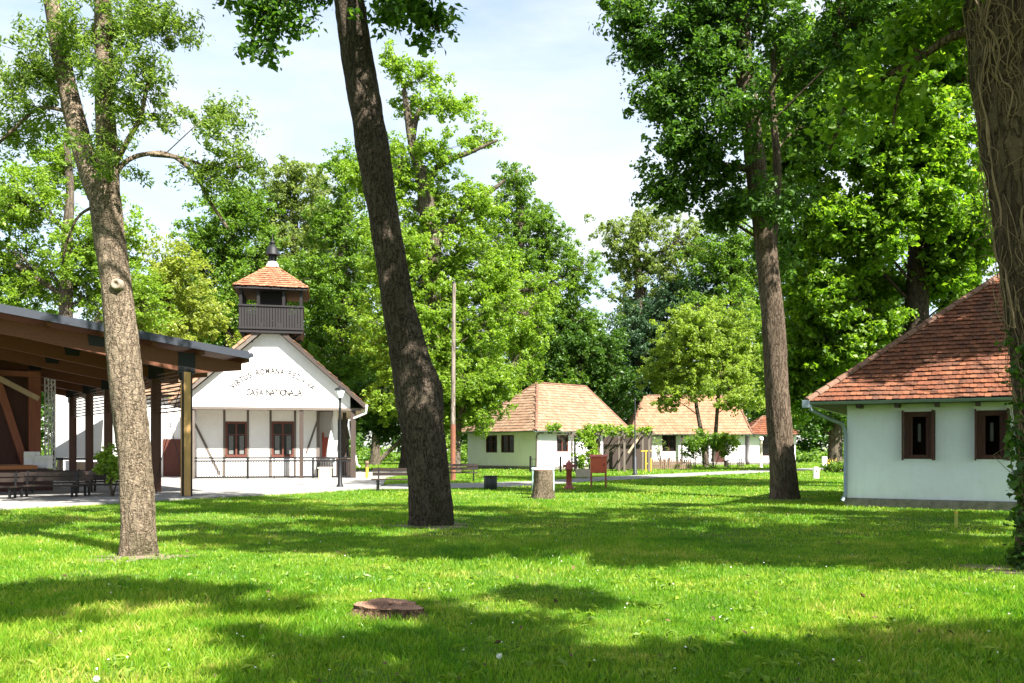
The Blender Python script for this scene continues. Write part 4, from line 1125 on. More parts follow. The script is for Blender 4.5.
# ------------------------------------------------------------------ the four big trunks
Y1 = 12.43
L1 = lambda px, py, rx, rz, n, dy=0: lobe(px, py, Y1+dy, rx, rz, int(n*1.5+.5), .9)
tree('forked_ash_tree', 'ash tree with forked upright trunk and sparse sprays left of the hall',
  px_path([(138,556,32.0,0),(138,545,31.2,0),(137,500,30.3,0),(132,430,30.3,0),(125,370,30.3,0),(119,310,30.3,0),(113,260,29.4,0),(107,215,29.4,0),(103,180,30.3,0)], Y1),
  [L1(35,70,38,50,13,.3),(L1(75,25,40,35,10)),L1(112,80,32,55,12,-.3),L1(140,25,36,30,9),L1(158,95,24,26,6),L1(216,112,26,24,5),L1(205,168,38,20,7),
   L1(12,130,26,30,8,.5),L1(35,112,18,14,4,.3),L1(100,150,22,20,4,-.4),L1(60,-120,120,80,34,.8),L1(190,-90,80,60,16,.5),L1(85,-260,150,90,34),L1(-70,40,60,70,14,.5),L1(170,40,25,30,5),L1(235,160,14,20,3)],
  LEAF_ASH, BARK_ASH, 11, .32, 190, .072, limbk=.6, seg=56, rings=170, rough=.040, flare=.20, aspect=.36, flat=.9, up=.45, shellc=.6,
  extra=[px_path([(101,195,28,0),(88,165,23,0),(75,120,20,.1),(64,70,18,.15),(55,20,16,.2),(46,-40,14,.2),(40,-150,9,.3)], Y1),
         px_path([(106,200,27,0),(107,160,22,0),(105,110,19,-.1),(104,60,18,-.1),(103,0,16,-.15),(104,-70,13,-.2),(110,-200,8,-.2)], Y1),
         px_path([(113,180,6,0),(124,163,5,0),(145,154,4.4,.1),(170,155,3.8,.2),(195,175,4,.2),(212,205,3,.3),(228,228,2,.3)], Y1),
         px_path([(150,154,5,.1),(180,158,4,.2),(215,168,3,.3),(255,165,2,.4)], Y1),
         px_path([(112,170,7,0),(125,145,5.5,-.1),(140,118,4.5,-.15),(146,90,3.5,-.2),(155,60,2,-.2)], Y1),
         px_path([(70,112,4.5,.1),(40,108,3.5,.2),(15,128,3,.2),(-20,160,2,.3)], Y1),
         px_path([(98,205,3.5,0),(80,215,2.6,.1),(68,238,1.8,.1),(62,265,1,.1)], Y1)],
  bumps=((4.25,.0,0,.1,.05),))
# pruned branch knot on the ash
kp = P(116,284,Y1-.24)
r = bpy.data.objects['forked_ash_tree']
mb = MB(); mb.lathe((0,0,0), [(.085,-.08),(.075,.012),(.055,.022),(.034,.012),(.02,-.004)], 14); mb.v = [kp+Vector((v.x,-v.z,v.y)) for v in mb.v]; mb.build('branch_scar', m_plain('scar_wood', (.24,.19,.14), .9, 0, .5, 30, .5), r)

Y2 = 17.4
L2 = lambda px, py, rx, rz, n, dy=0: lobe(px, py, Y2+dy, rx, rz, int(n*1.8+.5))
tree('leaning_oak_tree', 'thick dark trunk leaning left in the middle of the lawn', 
  px_path([(431,527,42.8,0),(431,515,41.9,0),(428,470,41.9,0),(422,425,41.9,0),(414,380,38.2,0),(406,340,33.7,0),(397,300,31.9,0),(384,220,30.9,0),(370,130,30.9,.1),(356,50,30.0,.2),(347,-20,29.1,.2),(338,-110,25.5,.3),(335,-230,18.2,.3),(335,-330,9.1,.3)], Y2),
  [L2(275,14,28,12,6),L2(258,48,9,12,2),L2(245,-4,18,12,4),L2(408,12,26,12,7,-.3),L2(436,30,8,14,3,-.3),L2(395,-15,35,16,6,.5),L2(310,-8,28,14,5,.5),L2(300,-120,130,60,50),L2(420,-140,110,60,40,1),L2(340,-260,170,90,60),L2(200,-90,80,50,18),L2(520,-80,60,40,12),L2(520,-180,80,60,20)]+[(.2,14.0,11.2,2.2,1.8,1.3,46),(2.6,12.8,11.0,2.2,1.8,1.3,46),(1.6,13.6,13.5,2.5,2.0,1.5,50),(3.6,10.6,10.2,1.8,1.6,1.2,34),(4.8,14.5,13,2,2,1.5,36),(-2,13.0,12.5,2,1.6,1.4,30)],
  LEAF_DARK, BARK_OAK, 12, .52, 70, .15, seg=64, rings=210, amin=11.5, limbk=.7, rough=.055, flare=.06, bumps=((2.75,.0,.12,.5,.09),),
  extra=[px_path([(345,-30,14,.2),(300,-20,9,.1),(262,20,5,0),(250,50,3,0)], Y2), px_path([(348,-20,12,.2),(395,-25,8,-.1),(425,5,5,-.2),(440,32,2,-.3)], Y2)])

Y3 = 26.6
L3 = lambda px, py, rx, rz, n, dy=0: lobe(px, py, Y3+dy, rx, rz, int(n*1.9+.5))
tree('tall_oak_tree', 'tall dark crowned tree with straight brown trunk left of the right house',
  px_path([(784,500,28.6,0),(784,492,26.8,0),(782,460,25.1,0),(779,420,24.2,0),(776,370,23.3,0),(773,320,22.5,0),(769,280,21.6,0),(763,220,20.7,0),(755,160,19.1,0),(748,100,17.3,0),(742,40,15.5,0),(738,-20,13.9,0),(738,-90,10.4,0),(740,-170,5.2,0)], Y3),
  [L3(625,12,26,16,12),L3(650,48,30,26,18),L3(665,100,34,32,24),L3(690,150,40,32,26),L3(672,192,26,16,12),L3(715,60,46,48,34),L3(740,120,26,40,12,-1.4),L3(700,20,40,30,22),
   L3(745,0,50,40,26),L3(800,60,52,50,30,1),L3(820,130,40,40,20,1.5),L3(785,200,26,32,12,1.4),L3(775,255,14,20,5,1.0),L3(710,180,22,22,9),L3(718,214,20,10,5),L3(738,200,14,18,5,-.6),L3(768,205,12,22,5,-1.2),L3(690,-60,80,50,30),L3(790,-80,90,60,36),L3(745,-160,90,60,36)]+[(9.5,23.6,13.2,1.8,1.6,1.4,60),(11.5,23.2,14.6,2,1.8,1.6,60)],
  LEAF_DARK, BARK_TALL, 13, .60, 110, .155, seg=48, rings=150, amin=7.5, limbk=.5, rough=.050, flare=.14,
  extra=[px_path([(768,270,12,0),(775,220,9,.2),(777,160,8,.4),(772,100,6,.5),(775,40,4,.5)], Y3),
         px_path([(750,120,9,0),(715,95,6,0),(680,80,4,0),(650,60,2,0)], Y3), px_path([(756,170,8,0),(720,165,6,0),(690,170,4,0),(672,190,2,0)], Y3)])

Y4 = 11.0
L4 = lambda px, py, rx, rz, n, dy=0: lobe(px, py, Y4+dy, rx, rz, int(n*1.4+.5))
t4 = tree('vine_covered_tree', 'trunk wrapped in dry ivy stems at the right edge',
  px_path([(1057,570,70.7,0),(1056,555,67.0,0),(1053,480,63.2,0),(1049,400,63.2,0),(1043,320,65.1,0),(1033,230,67.0,0),(1021,150,68.8,0),(1011,70,70.7,0),(1004,0,72.5,0),(994,-100,63.2,.2),(984,-250,44.6,.4),(979,-380,20.5,.6)], Y4),
  [L4(905,45,26,22,6,.5),L4(940,20,30,25,8,.5),L4(862,92,22,18,5,.7),L4(838,135,12,20,3,.8),L4(895,100,14,18,3,.6),L4(1000,-160,120,60,18),L4(880,-120,100,50,18,1),L4(820,-200,100,60,16,1),L4(1100,-100,110,80,16),L4(960,-300,160,90,30)],
  LEAF_MAPLE, BARK_VINE, 14, .45, 60, .13, seg=60, rings=150, rough=.06, flare=.15,
  extra=[px_path([(985,25,13,-.1),(950,38,8,.2),(915,60,6.5,.5),(875,82,5,.7),(850,100,4,.8),(838,128,3,.8),(830,150,1.5,.8)], Y4), px_path([(912,62,4,.5),(898,95,3,.6),(893,125,1.5,.6)], Y4),
         px_path([(1010,40,14,0),(1050,20,11,.2),(1100,-20,9,.4)], Y4)])
# dry ivy stems
rng = np.random.default_rng(77); tb = TB()
ax = np.array([p for p in px_path([(1057,570,70,0),(1053,480,63,0),(1049,400,63,0),(1043,320,65,0),(1033,230,67,0),(1021,150,69,0),(1011,70,70,0),(1004,0,72,0),(994,-100,63,.2)], Y4)])
axd = catmull(ax, 80)
for i in range(300):
    s0 = rng.integers(0, 66); ln = int(rng.integers(6, 30)) if i < 110 else int(rng.integers(4, 9)); th = rng.uniform(math.pi*.95, math.pi*2.05); pts = []; rd = []
    loose = rng.random() < .35
    for j in range(s0, min(79, s0+ln), 2):
        th += rng.normal()*(.10 if i < 110 else .22); q = axd[j]; o = (.03+rng.random()*.03)+(rng.random()*.10 if loose else 0)
        pts.append((q[0]+math.cos(th)*(q[3]+o), q[1]+math.sin(th)*(q[3]+o), q[2]+rng.normal()*.05)); rd.append((.010*rng.random()+.005) if i < 40 else (.004*rng.random()+.0025))
    if len(pts) >= 3: tb.tube(pts, rd, 5, len(pts)*3)
    if loose:
        for q in pts[::2]:
            d = np.array([math.cos(th)+rng.normal()*.5, math.sin(th)+rng.normal()*.3, rng.normal()*.6]); d /= np.linalg.norm(d)
            a = np.array(q); tb.tube([a, a+d*.10+rng.normal(size=3)*.02, a+d*.22+rng.normal(size=3)*.05], [.006,.004,.002], 4, 5)
o = tb.obj('ivy_stems', TWIG, t4); o['kind'] = 'stuff'
cs = []
for i in range(130):
    j = int(28*rng.random()**1.5); q = axd[j]; th = rng.uniform(math.pi*.95, math.pi*1.5); cs.append((q[0]+math.cos(th)*(q[3]+.05), q[1]+math.sin(th)*(q[3]+.05), q[2]))
v = leaf_arrays(cs, .16, 14, .085, rng, 1, .2, .8); np_object('ivy_leaves', v, quads(len(v)), LEAF_DARK, t4)

# big maple behind the right house
Y5 = 33.5
L5 = lambda px, py, rx, rz, n, dy=0: lobe(px, py, Y5+dy, rx, rz, int(n*3.0+.5))
tree('maple_tree', 'large bright green maple behind the roof of the right house',
  px_path([(915,490,28.8,0),(916,400,25.6,0),(917,310,22.4,0),(918,240,19.2,0),(912,180,16.0,0),(908,110,13.6,0),(905,40,9.6,0),(905,-40,6.4,0)], Y5),
  [L5(830,60,50,45,34),L5(890,40,60,50,40),L5(950,60,55,50,36),L5(820,140,50,45,36,-1),L5(880,140,60,45,40,-1.5),L5(945,150,45,50,34,-1),L5(830,220,42,36,34,-1.5),L5(872,235,32,28,16,-2),
   L5(955,235,42,40,26,-.5),L5(820,290,36,34,28,-1),L5(865,290,34,30,20,1.5),L5(800,345,28,34,20,0),L5(838,335,28,24,14,.5),L5(925,285,26,18,8,1),L5(1000,150,50,60,24,1),L5(870,-50,110,60,40),L5(980,-40,70,60,26),L5(790,120,30,60,18,0),L5(1010,60,50,60,24,1),L5(795,395,26,26,16,1),L5(825,385,22,18,8,2),L5(905,200,30,26,12,-2.2),L5(915,120,40,40,16,-2.5),L5(905,345,22,14,6,2),L5(780,60,30,60,14,1),L5(960,300,30,26,12,1.5),L5(890,175,24,24,8,-2.6),L5(880,322,22,14,8,-.5),L5(848,352,24,16,8,-.5),L5(935,215,26,26,10,-2),L5(985,235,24,34,10,.5),L5(770,180,24,40,12,.5),L5(790,250,26,34,10,.5),L5(960,265,24,20,8,-.8)],
  LEAF_MAPLE, BARK_OAK, 15, .62, 130, .175, limbk=.45, seg=28, rings=60, rough=.04, aspect=.75,
  extra=[px_path([(917,260,14,0),(930,245,10,.3),(938,268,7,.4),(935,295,4,.4)], Y5), px_path([(914,200,14,0),(940,160,10,0),(955,110,8,0),(965,60,5,0)], Y5), px_path([(914,210,12,0),(880,160,9,-.3),(860,110,7,-.4),(845,70,4,-.4)], Y5)])

# ------------------------------------------------------------------ background trees
def bt(name, label, bpx, Y, trunk, lobes, leaf, seed, cs=1.0, nl=60, ls=.34, dens=1.0, group='trees closing off the park behind the buildings', tw=None, extra=(), **kw):
    pts = [(bpx, HY+EYE*F/Y, (trunk[0][2] if trunk else 16)*1.25, 0)]+[(a,b,c,0) for a,b,c in trunk]
    lb = []
    cs *= .8; ls *= .88
    for i, l in enumerate(lobes):
        px, py, rx, rz = l[:4]; k = Y/F; area = rx*rz*k*k
        n = max(10, int(area*5.6*dens/(cs*cs)))
        dy = l[4] if len(l) > 4 else ((i*7)%5-2)*.5
        lb.append(lobe(px, py, Y+dy, rx*.96, rz*.96, n))
    return tree(name, label, px_path(pts, Y), lb, leaf, BARK_FAR, seed, cs, int(nl*1.6), ls*.80, group=group, seg=12, rings=40, rough=.04, extra=[px_path([(a,b,c,0) for a,b,c in e], Y) for e in extra], **kw)

bt('lime_tree', 'green tree with upright trunk above the left end of the pavilion roof', 66, 54, [(66,330,13),(67,250,11),(70,190,8),(66,140,5)],
   [(18,205,50,45),(85,255,45,42),(28,280,50,36),(112,235,34,40),(55,165,42,30),(140,305,38,34),(-30,250,50,70),(100,300,40,30),(-5,310,40,30)], LEAF_BRIGHT, 31, .85, 60, .28, 1.1)
bt('field_maple_tree', 'yellow green bushy tree directly behind the pavilion roof end', 165, 58, [(165,340,12),(165,280,8)],
   [(168,275,40,36),(150,325,48,36),(120,300,34,34),(195,320,40,36),(170,370,60,40),(130,370,50,40)], LEAF_YELLOW, 32, .85, 60, .30)
bt('elm_tree', 'mid green tree left of the bell tower', 232, 66, [(232,350,14),(230,260,10),(232,200,6)],
   [(232,215,42,34),(205,262,36,40),(255,262,44,44),(235,310,60,50),(190,310,40,44),(200,240,26,26),(255,205,22,22)], LEAF_MID, 33, 1.0, 60, .34)
bt('poplar_tree', 'pale feathery tree top right of and above the bell tower', 296, 78, [(296,300,12),(294,220,8)],
   [(288,182,36,25),(312,205,40,40),(270,215,36,36),(320,250,50,50),(280,270,50,50)], LEAF_PALE, 34, 1.1, 58, .38, .85)
bt('hornbeam_tree', 'dense tree to the right of the bell tower and behind the hall roof', 340, 70, [(340,380,16),(342,280,12),(345,210,7)],
   [(345,175,26,30),(332,222,34,36),(325,285,46,48),(352,300,46,50),(310,345,46,44),(350,365,50,44),(372,250,34,50),(338,410,40,24)], LEAF_MID, 35, 1.0, 62, .34)
bt('ancient_oak_tree', 'huge old oak with bare topmost limbs right of the leaning trunk', 428, 57, [(428,400,26),(430,320,22),(432,250,19),(424,190,15),(412,140,9),(404,90,5)],
   [(398,62,18,18),(420,80,26,14),(412,110,16,18),(446,108,36,16),(480,142,22,14),(440,150,34,18),(398,168,34,40),(440,205,48,38),(398,255,48,52),(458,262,52,48),(398,330,60,54),(468,330,54,50),(425,300,56,56),(480,210,26,26),(360,185,22,30),(410,390,54,36),(470,385,40,30),(500,290,36,44),(528,318,30,34,4),(520,365,26,28,4.5),(545,290,22,26,5)], LEAF_BRIGHT, 36, .85, 62, .30, .95,
   extra=[[(430,250,10),(450,225,8),(480,200,6),(505,180,3)],[(424,190,10),(440,165,7),(470,152,5),(498,140,2)],[(412,140,7),(420,110,5),(445,102,4),(470,112,2)]])
bt('ash_tree', 'tree with open airy top left of the sky gap', 520, 82, [(520,380,16),(518,280,12),(520,210,8),(516,170,4)],
   [(515,182,22,24),(500,215,26,22),(535,225,30,28),(500,255,44,38),(545,252,38,40),(578,272,26,26),(515,320,52,48),(562,318,46,46),(545,375,50,40),(585,345,26,36)], LEAF_MID, 37, .95, 60, .33)
bt('beech_tree', 'darker round tree above the ridge of the hipped cottage', 575, 82, [(575,420,16),(575,340,10)],
   [(560,350,44,44),(600,355,36,44),(575,390,46,34),(610,395,30,34),(545,390,40,34)], LEAF_DARK, 38, 1.2, 60, .42)
bt('hazel_tree', 'low bright green tree overhanging the left end of the hipped cottage', 456, 56.5, [(458,430,7),(466,400,5)],
   [(468,385,30,24),(488,402,26,20),(452,405,26,26),(478,420,18,14),(450,370,26,24),(500,385,22,18),(445,435,16,18),(512,372,16,12)], LEAF_BRIGHT, 39, .62, 60, .24, 1.0)
bt('birch_tree', 'tall pale airy tree in the gap right of the sky opening', 640, 98, [(640,400,14),(640,300,10),(635,240,6)],
   [(622,232,30,24),(648,222,26,22),(624,262,22,24),(650,262,34,30),(635,305,32,36),(690,245,34,30),(672,290,36,36)], LEAF_PALE, 40, 1.15, 58, .42, .8)
bt('sycamore_tree', 'mid green tree left of the tall right trunk, behind the spruce', 735, 92, [(735,400,16),(735,310,12),(735,250,8)],
   [(735,240,34,26),(712,272,40,34),(752,280,38,44),(735,330,46,50),(760,360,34,50),(700,320,36,30)], LEAF_MID, 41, 1.2, 60, .42)
bt('spruce_tree', 'dark blue green conifer mass between the two cottages', 640, 94, [(640,430,14),(640,360,10),(640,300,4)],
   [(640,330,34,34),(672,310,44,28),(625,375,34,34),(600,405,30,26),(650,385,44,30),(700,300,34,24),(660,350,40,34),(630,415,30,18)], LEAF_FIR, 42, 1.2, 62, .40, up=.3)
bt('linden_tree', 'round light green tree with two thin stems before the salmon roofed cottage', 706, 76, [(703,440,4.2),(697,410,3.8),(692,370,3)],
   [(690,335,38,34),(722,325,32,30),(662,372,28,24),(700,378,40,24),(738,370,26,30),(735,400,24,12),(668,400,20,10),(705,352,44,30),(752,395,14,18)], LEAF_LIME, 43, .8, 62, .30, 1.1, limbk=.5,
   extra=[[(713,462,4.4),(716,430,4),(718,400,3.4),(722,350,2.5)]])
bt('chestnut_tree', 'dark shaded tree filling the gap between tall trunk and right house', 835, 62, [(836,420,12),(838,360,10)],
   [(815,320,44,50),(855,350,44,50),(805,380,36,40),(845,405,40,30),(875,300,50,60),(800,418,24,18),(822,418,30,16)], LEAF_DARK, 44, 1.0, 60, .34)
bt('alder_tree', 'dark shaded tree with low crown right of the hall porch', 409, 64, [(409,440,16),(408,400,14)],
   [(385,395,34,28),(420,400,34,26),(380,428,24,14),(365,400,22,26),(405,420,30,14)], LEAF_DARK, 45, .9, 60, .32)
bt('thicket_tree', 'slim dark tree far back between hall and hipped cottage', 375, 88, [(376,430,8),(376,400,6)],
   [(372,405,40,28),(430,410,44,28),(455,425,30,18),(350,420,30,18)], LEAF_DARK, 46, 1.2, 55, .42)

# far woods
rng = np.random.default_rng(9); cs, rs = [], []
for i in range(5200):
    x = rng.uniform(-125, 125); y = rng.uniform(112, 150); top = 17+4*math.sin(x*.13)+3*math.sin(x*.37+1)+(5 if x < 2 else -5*math.exp(-((x-13)/6)**2)); z = top*rng.random()**.75
    cs.append((x, y, max(1.0, z))); rs.append(rng.uniform(1.2, 2.4))
v = leaf_arrays(cs, rs, 46, .75, rng)
tag(np_object('distant_woods', v, quads(len(v)), LEAF_DARK), 'distant dark woods closing the horizon', 'woods', kind='stuff')
# undergrowth at the far edge of the lawn
cs, rs = [], []
for i in range(420):
    x = rng.uniform(-90, 90); y = rng.uniform(100, 116); cs.append((x, y, rng.uniform(.1, 1.6))); rs.append(rng.uniform(.6, 1.3))
v = leaf_arrays(cs, rs, 40, .5, rng)
tag(np_object('undergrowth', v, quads(len(v)), LEAF_MID), 'undergrowth along the far edge of the lawn', 'undergrowth', kind='stuff')

# shrubs ------------------------------------------------------------
def shrub(name, label, x, y, lobes, leaf, seed, cs, nl, ls, stems=5, spread=.3, cat='shrub', z0=0):
    rng = np.random.default_rng(seed); root = empty(name, (x,y,z0), label, cat); tb = TB(); C = []; 
    for (cx, cy, cz, rx, ry, rz, n) in lobes:
        d = rng.normal(size=(n,3)); d /= np.linalg.norm(d,axis=1)[:,None]; C.append(np.array([cx,cy,cz])+d*(rng.random(n)**.5)[:,None]*np.array([rx,ry,rz]))
    C = np.concatenate(C); C = C[C[:,2] > z0+.1]
    for i in range(stems):
        q = C[rng.integers(0,len(C))]; a = np.array([x+rng.normal()*.06, y+rng.normal()*.06, z0]); tb.tube([a, (a+q)/2+rng.normal(size=3)*.06, q], [.03,.022,.008], 6, 8)
    for q in C[::2]:
        a = np.array([x,y,z0+.4]); tb.tube([a+(q-a)*.4, a+(q-a)*.7+rng.normal(size=3)*.05, q], [.012,.009,.004], 4, 5)
    tb.obj('stem', BARK_FAR, root)
    v = leaf_arrays(C, cs, nl, ls, rng); np_object('foliage', v, quads(len(v)), leaf, root)
    return root
g = P(113,0,27.0); L6 = lambda px,py,Y,rx,rz,n: lobe(px,py,Y,rx,rz,n)
shrub('potted_shrub', 'bright green shrub growing beside the picnic table left of the ash trunk', g.x, g.y, [L6(110,458,27,11,14,22),L6(116,472,27,9,10,14),L6(104,466,27,7,9,9)], LEAF_BRIGHT, 51, .20, 26, .14, z0=.06)
g = P(714,0,73)
shrub('lilac_bush', 'round leafy bush in front of the long cottage door', g.x, g.y, [L6(703,443,73,20,14,34),L6(722,446,73,14,12,18),L6(692,450,73,10,9,10)], LEAF_MID, 52, .45, 40, .26, 8)
g = P(728.5,0,72)
shrub('young_tree', 'young slim tree right of the round bush by the annex', g.x, g.y, [L6(728,444,72,11,9,14),L6(722,438,72,7,6,7)], LEAF_BRIGHT, 53, .4, 36, .24, 3)
g = P(661,0,70)
shrub('bare_bush', 'greyish thin twiggy bush beside the fence and pergola', g.x, g.y, [L6(660,448,70,9,10,12)], LEAF_PALE, 54, .35, 14, .16, 9)
r = shrub('flower_bed', 'low bed of yellow flowers beside the corner of the right house', P(834,0,58).x, 58, [L6(834,467,58,12,3.5,26),L6(845,466,58,10,4,20)], LEAF_MID, 55, .3, 40, .14, 10, cat='flower bed')
rng = np.random.default_rng(4); cs = [(P(834,0,58).x+rng.normal()*.7, 58+rng.normal()*.4, .55+rng.random()*.3) for i in range(22)]
v = leaf_arrays(cs, .10, 5, .09, rng); np_object('blossoms', v, quads(len(v)), FLOWER, r)

# pergola with vine
pg = empty('pergola', (P(600,0,60).x,60,0), 'wooden pergola carrying a bright vine at the right end of the hipped cottage', 'pergola')
xa, xb_ = P(572,0,60).x, P(652,0,60).x
for i in range(4):
    x = xa+.2+(xb_-xa-.4)*i/3; mb = MB(); mb.beam((x,60,0),(x,60,2.55),.14,.14,(0,1,0)); mb.build('post', GREYWOOD, pg); mb = MB(); mb.beam((x,63,0),(x,63,2.55),.14,.14,(0,1,0)); mb.build('post', GREYWOOD, pg)
mb = MB()
for y in (60,63): mb.beam((xa-.2,y,2.63),(xb_+.2,y,2.63),.12,.15)
mb.build('beam', GREYWOOD, pg)
mb = MB()
for i in range(9):
    x = xa+(xb_-xa)*i/8; mb.beam((x,59.5,2.76),(x,63.5,2.76),.08,.10)
mb.build('rafter', GREYWOOD, pg)
mb = MB(); mb.beam((P(628,0,60).x,59.9,1.3),(P(640,0,60).x,59.9,2.5),.14,.14); mb.build('brace', LIGHTWOOD, pg)
mb = MB(); mb.box(P(603,0,63.6).x,P(652,0,63.6).x,63.6,63.66,.1,2.5); mb.build('lattice_screen', DARKWOOD, pg)
vx = shrub('grape_vine', 'bright green grape vine climbing over the pergola top', P(590,0,59.9).x, 59.9,
  [L6(585,437,59.8,14,6,22),L6(600,430,60.2,22,5,26),L6(628,431,60.5,20,4,18),L6(590,450,59.8,9,14,22),L6(556,428,60.5,9,4,8),L6(580,460,59.8,8,8,10),L6(645,430,60.3,8,4,6)], LEAF_BRIGHT, 56, .34, 36, .22, 4, cat='vine')

# ------------------------------------------------------------------ stumps
def stump(name, label, g, r, h, seed, tilt=0, lobed=.12, topmat=STUMPTOP, bark=BARK_ASH):
    rng = np.random.default_rng(seed); root = empty(name, g, label, 'stump'); n = 48; th = np.arange(n)*2*math.pi/n
    prof = 1+lobed*(np.sin(3*th+seed)+.6*np.sin(5*th+1.3*seed)+.35*np.sin(11*th))+rng.normal(size=n)*.012
    zs = np.linspace(-.03, 1, 9); V = []
    for z in zs:
        fl = 1+.28*max(0,1-z)**3
        rr = r*prof*fl+rng.normal(size=n)*.006
        V.append(np.stack([g.x+rr*np.cos(th), g.y+rr*np.sin(th), z*h*(1+tilt*np.cos(th))], 1))
    V = np.concatenate(V); i = np.arange(8)[:,None]*n; k = np.arange(n)[None]; k2 = (k+1)%n
    Fq = np.stack([(i+k).ravel(),(i+k2).ravel(),(i+n+k2).ravel(),(i+n+k).ravel()],1)
    np_object('bark', V, Fq, bark, root, smooth=True)
    V2 = []; rings = [1,.8,.55,.3,.08]
    top = V[-n:]; c = top.mean(0)
    for q in rings:
        rp_ = c+(top-c)*q; rp_[:,2] += rng.normal(size=n)*.008*(1 if q < 1 else 0) + (.003 if q == 1 else 0); V2.append(rp_)
    V2 = np.concatenate(V2); i = np.arange(4)[:,None]*n
    np_object('cut_face', V2, np.stack([(i+k).ravel(),(i+k2).ravel(),(i+n+k2).ravel(),(i+n+k).ravel()],1), topmat, root, smooth=True)
    return root
stump('tree_stump', 'low reddish sawn stump in the foreground grass', G(390,613), .29, .078, 3, tilt=-.22, lobed=.11, bark=BARK_STUMP)
stump('tree_stump', 'tall grey upright stump in front of the pale blue tub', G(543.5,498.5), .30, .88, 5, lobed=.04)
# logs behind tall right trunk
g = G(797,470)
# ------------------------------------------------------------------ trees around and behind the photographer (they cast the shade on the lawn)
def shade_tree(name, label, base, blobs, seed, leaf=LEAF_DARK, h=13):
    """blobs: (ground x, ground y, radius, n, z): crown clusters whose shade reaches that ground point"""
    kx, ky = SUN.x/SUN.z, SUN.y/SUN.z; lb = []
    for b_ in blobs:
        x, y, r, ry, n, z = b_[:6]; zt_ = b_[6] if len(b_) > 6 else 0
        lb.append((x+kx*(z-zt_), y+ky*(z-zt_), z, r*.95, ry*.95, .8, int(n*2.5)))
    return tree(name, label, [(base[0],base[1],0,.42),(base[0],base[1]+.1,3,.34),(base[0]+.1,base[1],6,.20),(base[0],base[1],8,.06)], lb, leaf, BARK_OAK, seed, .42, 95, .15, seg=14, rough=.03, limbk=.42, group='park trees around the viewpoint')
shade_tree('park_tree', 'leafy park tree outside the frame, right of the viewpoint', (11.5,5.5),
  [(1.2,13.4,1.6,1.2,26,9.5),(3.6,13.6,1.6,1.2,26,9.0),(6.0,13.5,1.6,1.2,24,9.5),(2.4,15.4,1.6,.9,16,10.5),(5.2,16.2,1.6,.9,16,10.5),(7.2,14.8,1.2,1.2,14,10),(-.8,14.6,1.2,1.0,12,10),(4.8,12.0,2.2,.5,14,8.5),(7.8,18.5,1.8,1.2,18,11),(4,19,1.8,.8,12,11),(1.5,14.4,1.8,1.4,26,11),(4.5,14.8,2,1.4,26,11),(7,16.5,1.6,1.4,20,11),(-2.6,14.6,1.4,.8,12,11),(-4.2,15.5,1.6,.7,12,11),(6.2,12.3,1.4,.8,14,9),(2.6,12.2,1.4,.7,12,9),(-1.2,13.2,1.6,.9,16,11),(-3.4,13.6,1.6,.8,14,11.5),(-5.6,14.6,1.6,.7,12,12),(-.5,16.2,1.6,.7,14,11),(3,17.4,2,.7,14,11.5),(-3.2,17.6,1.8,.7,14,12),(8.4,13.6,1.0,1.0,12,10),(1.6,11.9,1.6,.5,14,9.5),(4.6,11.6,1.6,.5,14,9.5),(6.9,11.6,1.4,.5,14,9.5),(-1.0,12.4,1.3,.5,10,10)], 61, h=12)
shade_tree('park_tree', 'leafy park tree outside the frame, behind the viewpoint', (9.5,-2.5),
  [(1.6,5.45,1.4,.7,28,9),(3.4,5.65,1.4,.7,28,9.5),(4.9,5.75,1.2,.8,20,9),(.3,6.05,1.0,.9,18,9.5),(-.6,7.90,.7,.5,6,10),(.5,8.80,.7,.5,7,10),(-1.5,6.65,.7,.5,7,10),(-1.2,5.65,.7,.5,7,9),(6,5.05,1.4,.9,20,9),(2.5,6.05,1.6,.7,24,10),(.8,5.05,1.2,.7,16,10),(4.2,4.85,1.6,.8,22,10),(-.2,6.65,.9,.8,12,10),(3.6,6.65,1.0,.4,8,10)], 62, h=12)
shade_tree('park_tree', 'leafy park tree outside the frame, left behind the viewpoint', (2.8,-4.5),
  [(-3.6,9.0,1.1,.5,12,10.5),(-5.0,9.0,1.0,.45,9,11),(-2.5,8.2,.6,.25,3,10.5),(-4.3,8.1,.8,.25,4,10),(-4.4,9.5,1.3,.35,9,11),(-6.4,9.2,1.0,.5,9,11)], 63, h=13)
shade_tree('park_tree', 'leafy park tree outside the frame, far right of the lawn', (16.5,12),
  [(-2,17.5,1.6,1.0,18,11),(0.5,18.8,1.8,.9,20,11),(3.5,21.3,1.6,1.0,14,12),(6.6,21.4,1.8,1.2,20,12),(10,20.5,1.6,1.0,16,12),(8.6,17.0,1.2,1.0,14,11),(7.8,20.6,1.4,.9,18,12),(10.2,19.6,1.5,.9,20,11),(11.8,19.0,1.2,.9,14,11),(8.8,18.8,1.2,.7,12,11),(12.4,23.2,1.0,.9,18,11,4.2),(11.6,23.0,1.2,.5,16,11,3.6),(13.6,23.0,.9,.9,14,11,4.5),(13.2,23.6,.9,.8,14,11.5,5.2),(11.0,23.4,1.0,.6,14,11,3.6),(9.6,23.2,.9,.5,10,11,3.2),(13.0,22.6,1.2,.8,18,11,3.6),(11.8,24.2,.5,.5,5,11.5,4.9),(-4,20.5,2,1.1,18,12),(-1,22,2,1.1,18,12),(-7.5,21.5,2,1,16,12),(-9.5,18.5,1.6,1,12,12),(-6,16.8,1.8,.8,14,12),(-10.5,15.5,1.5,.8,10,12),(1.5,20.2,2,.7,14,12),(4.6,23.6,1.6,.8,12,12),(10.2,24.0,.9,.5,12,11,3.9),(12.6,24.6,.7,.5,9,11.5,5.0)], 64, h=14)

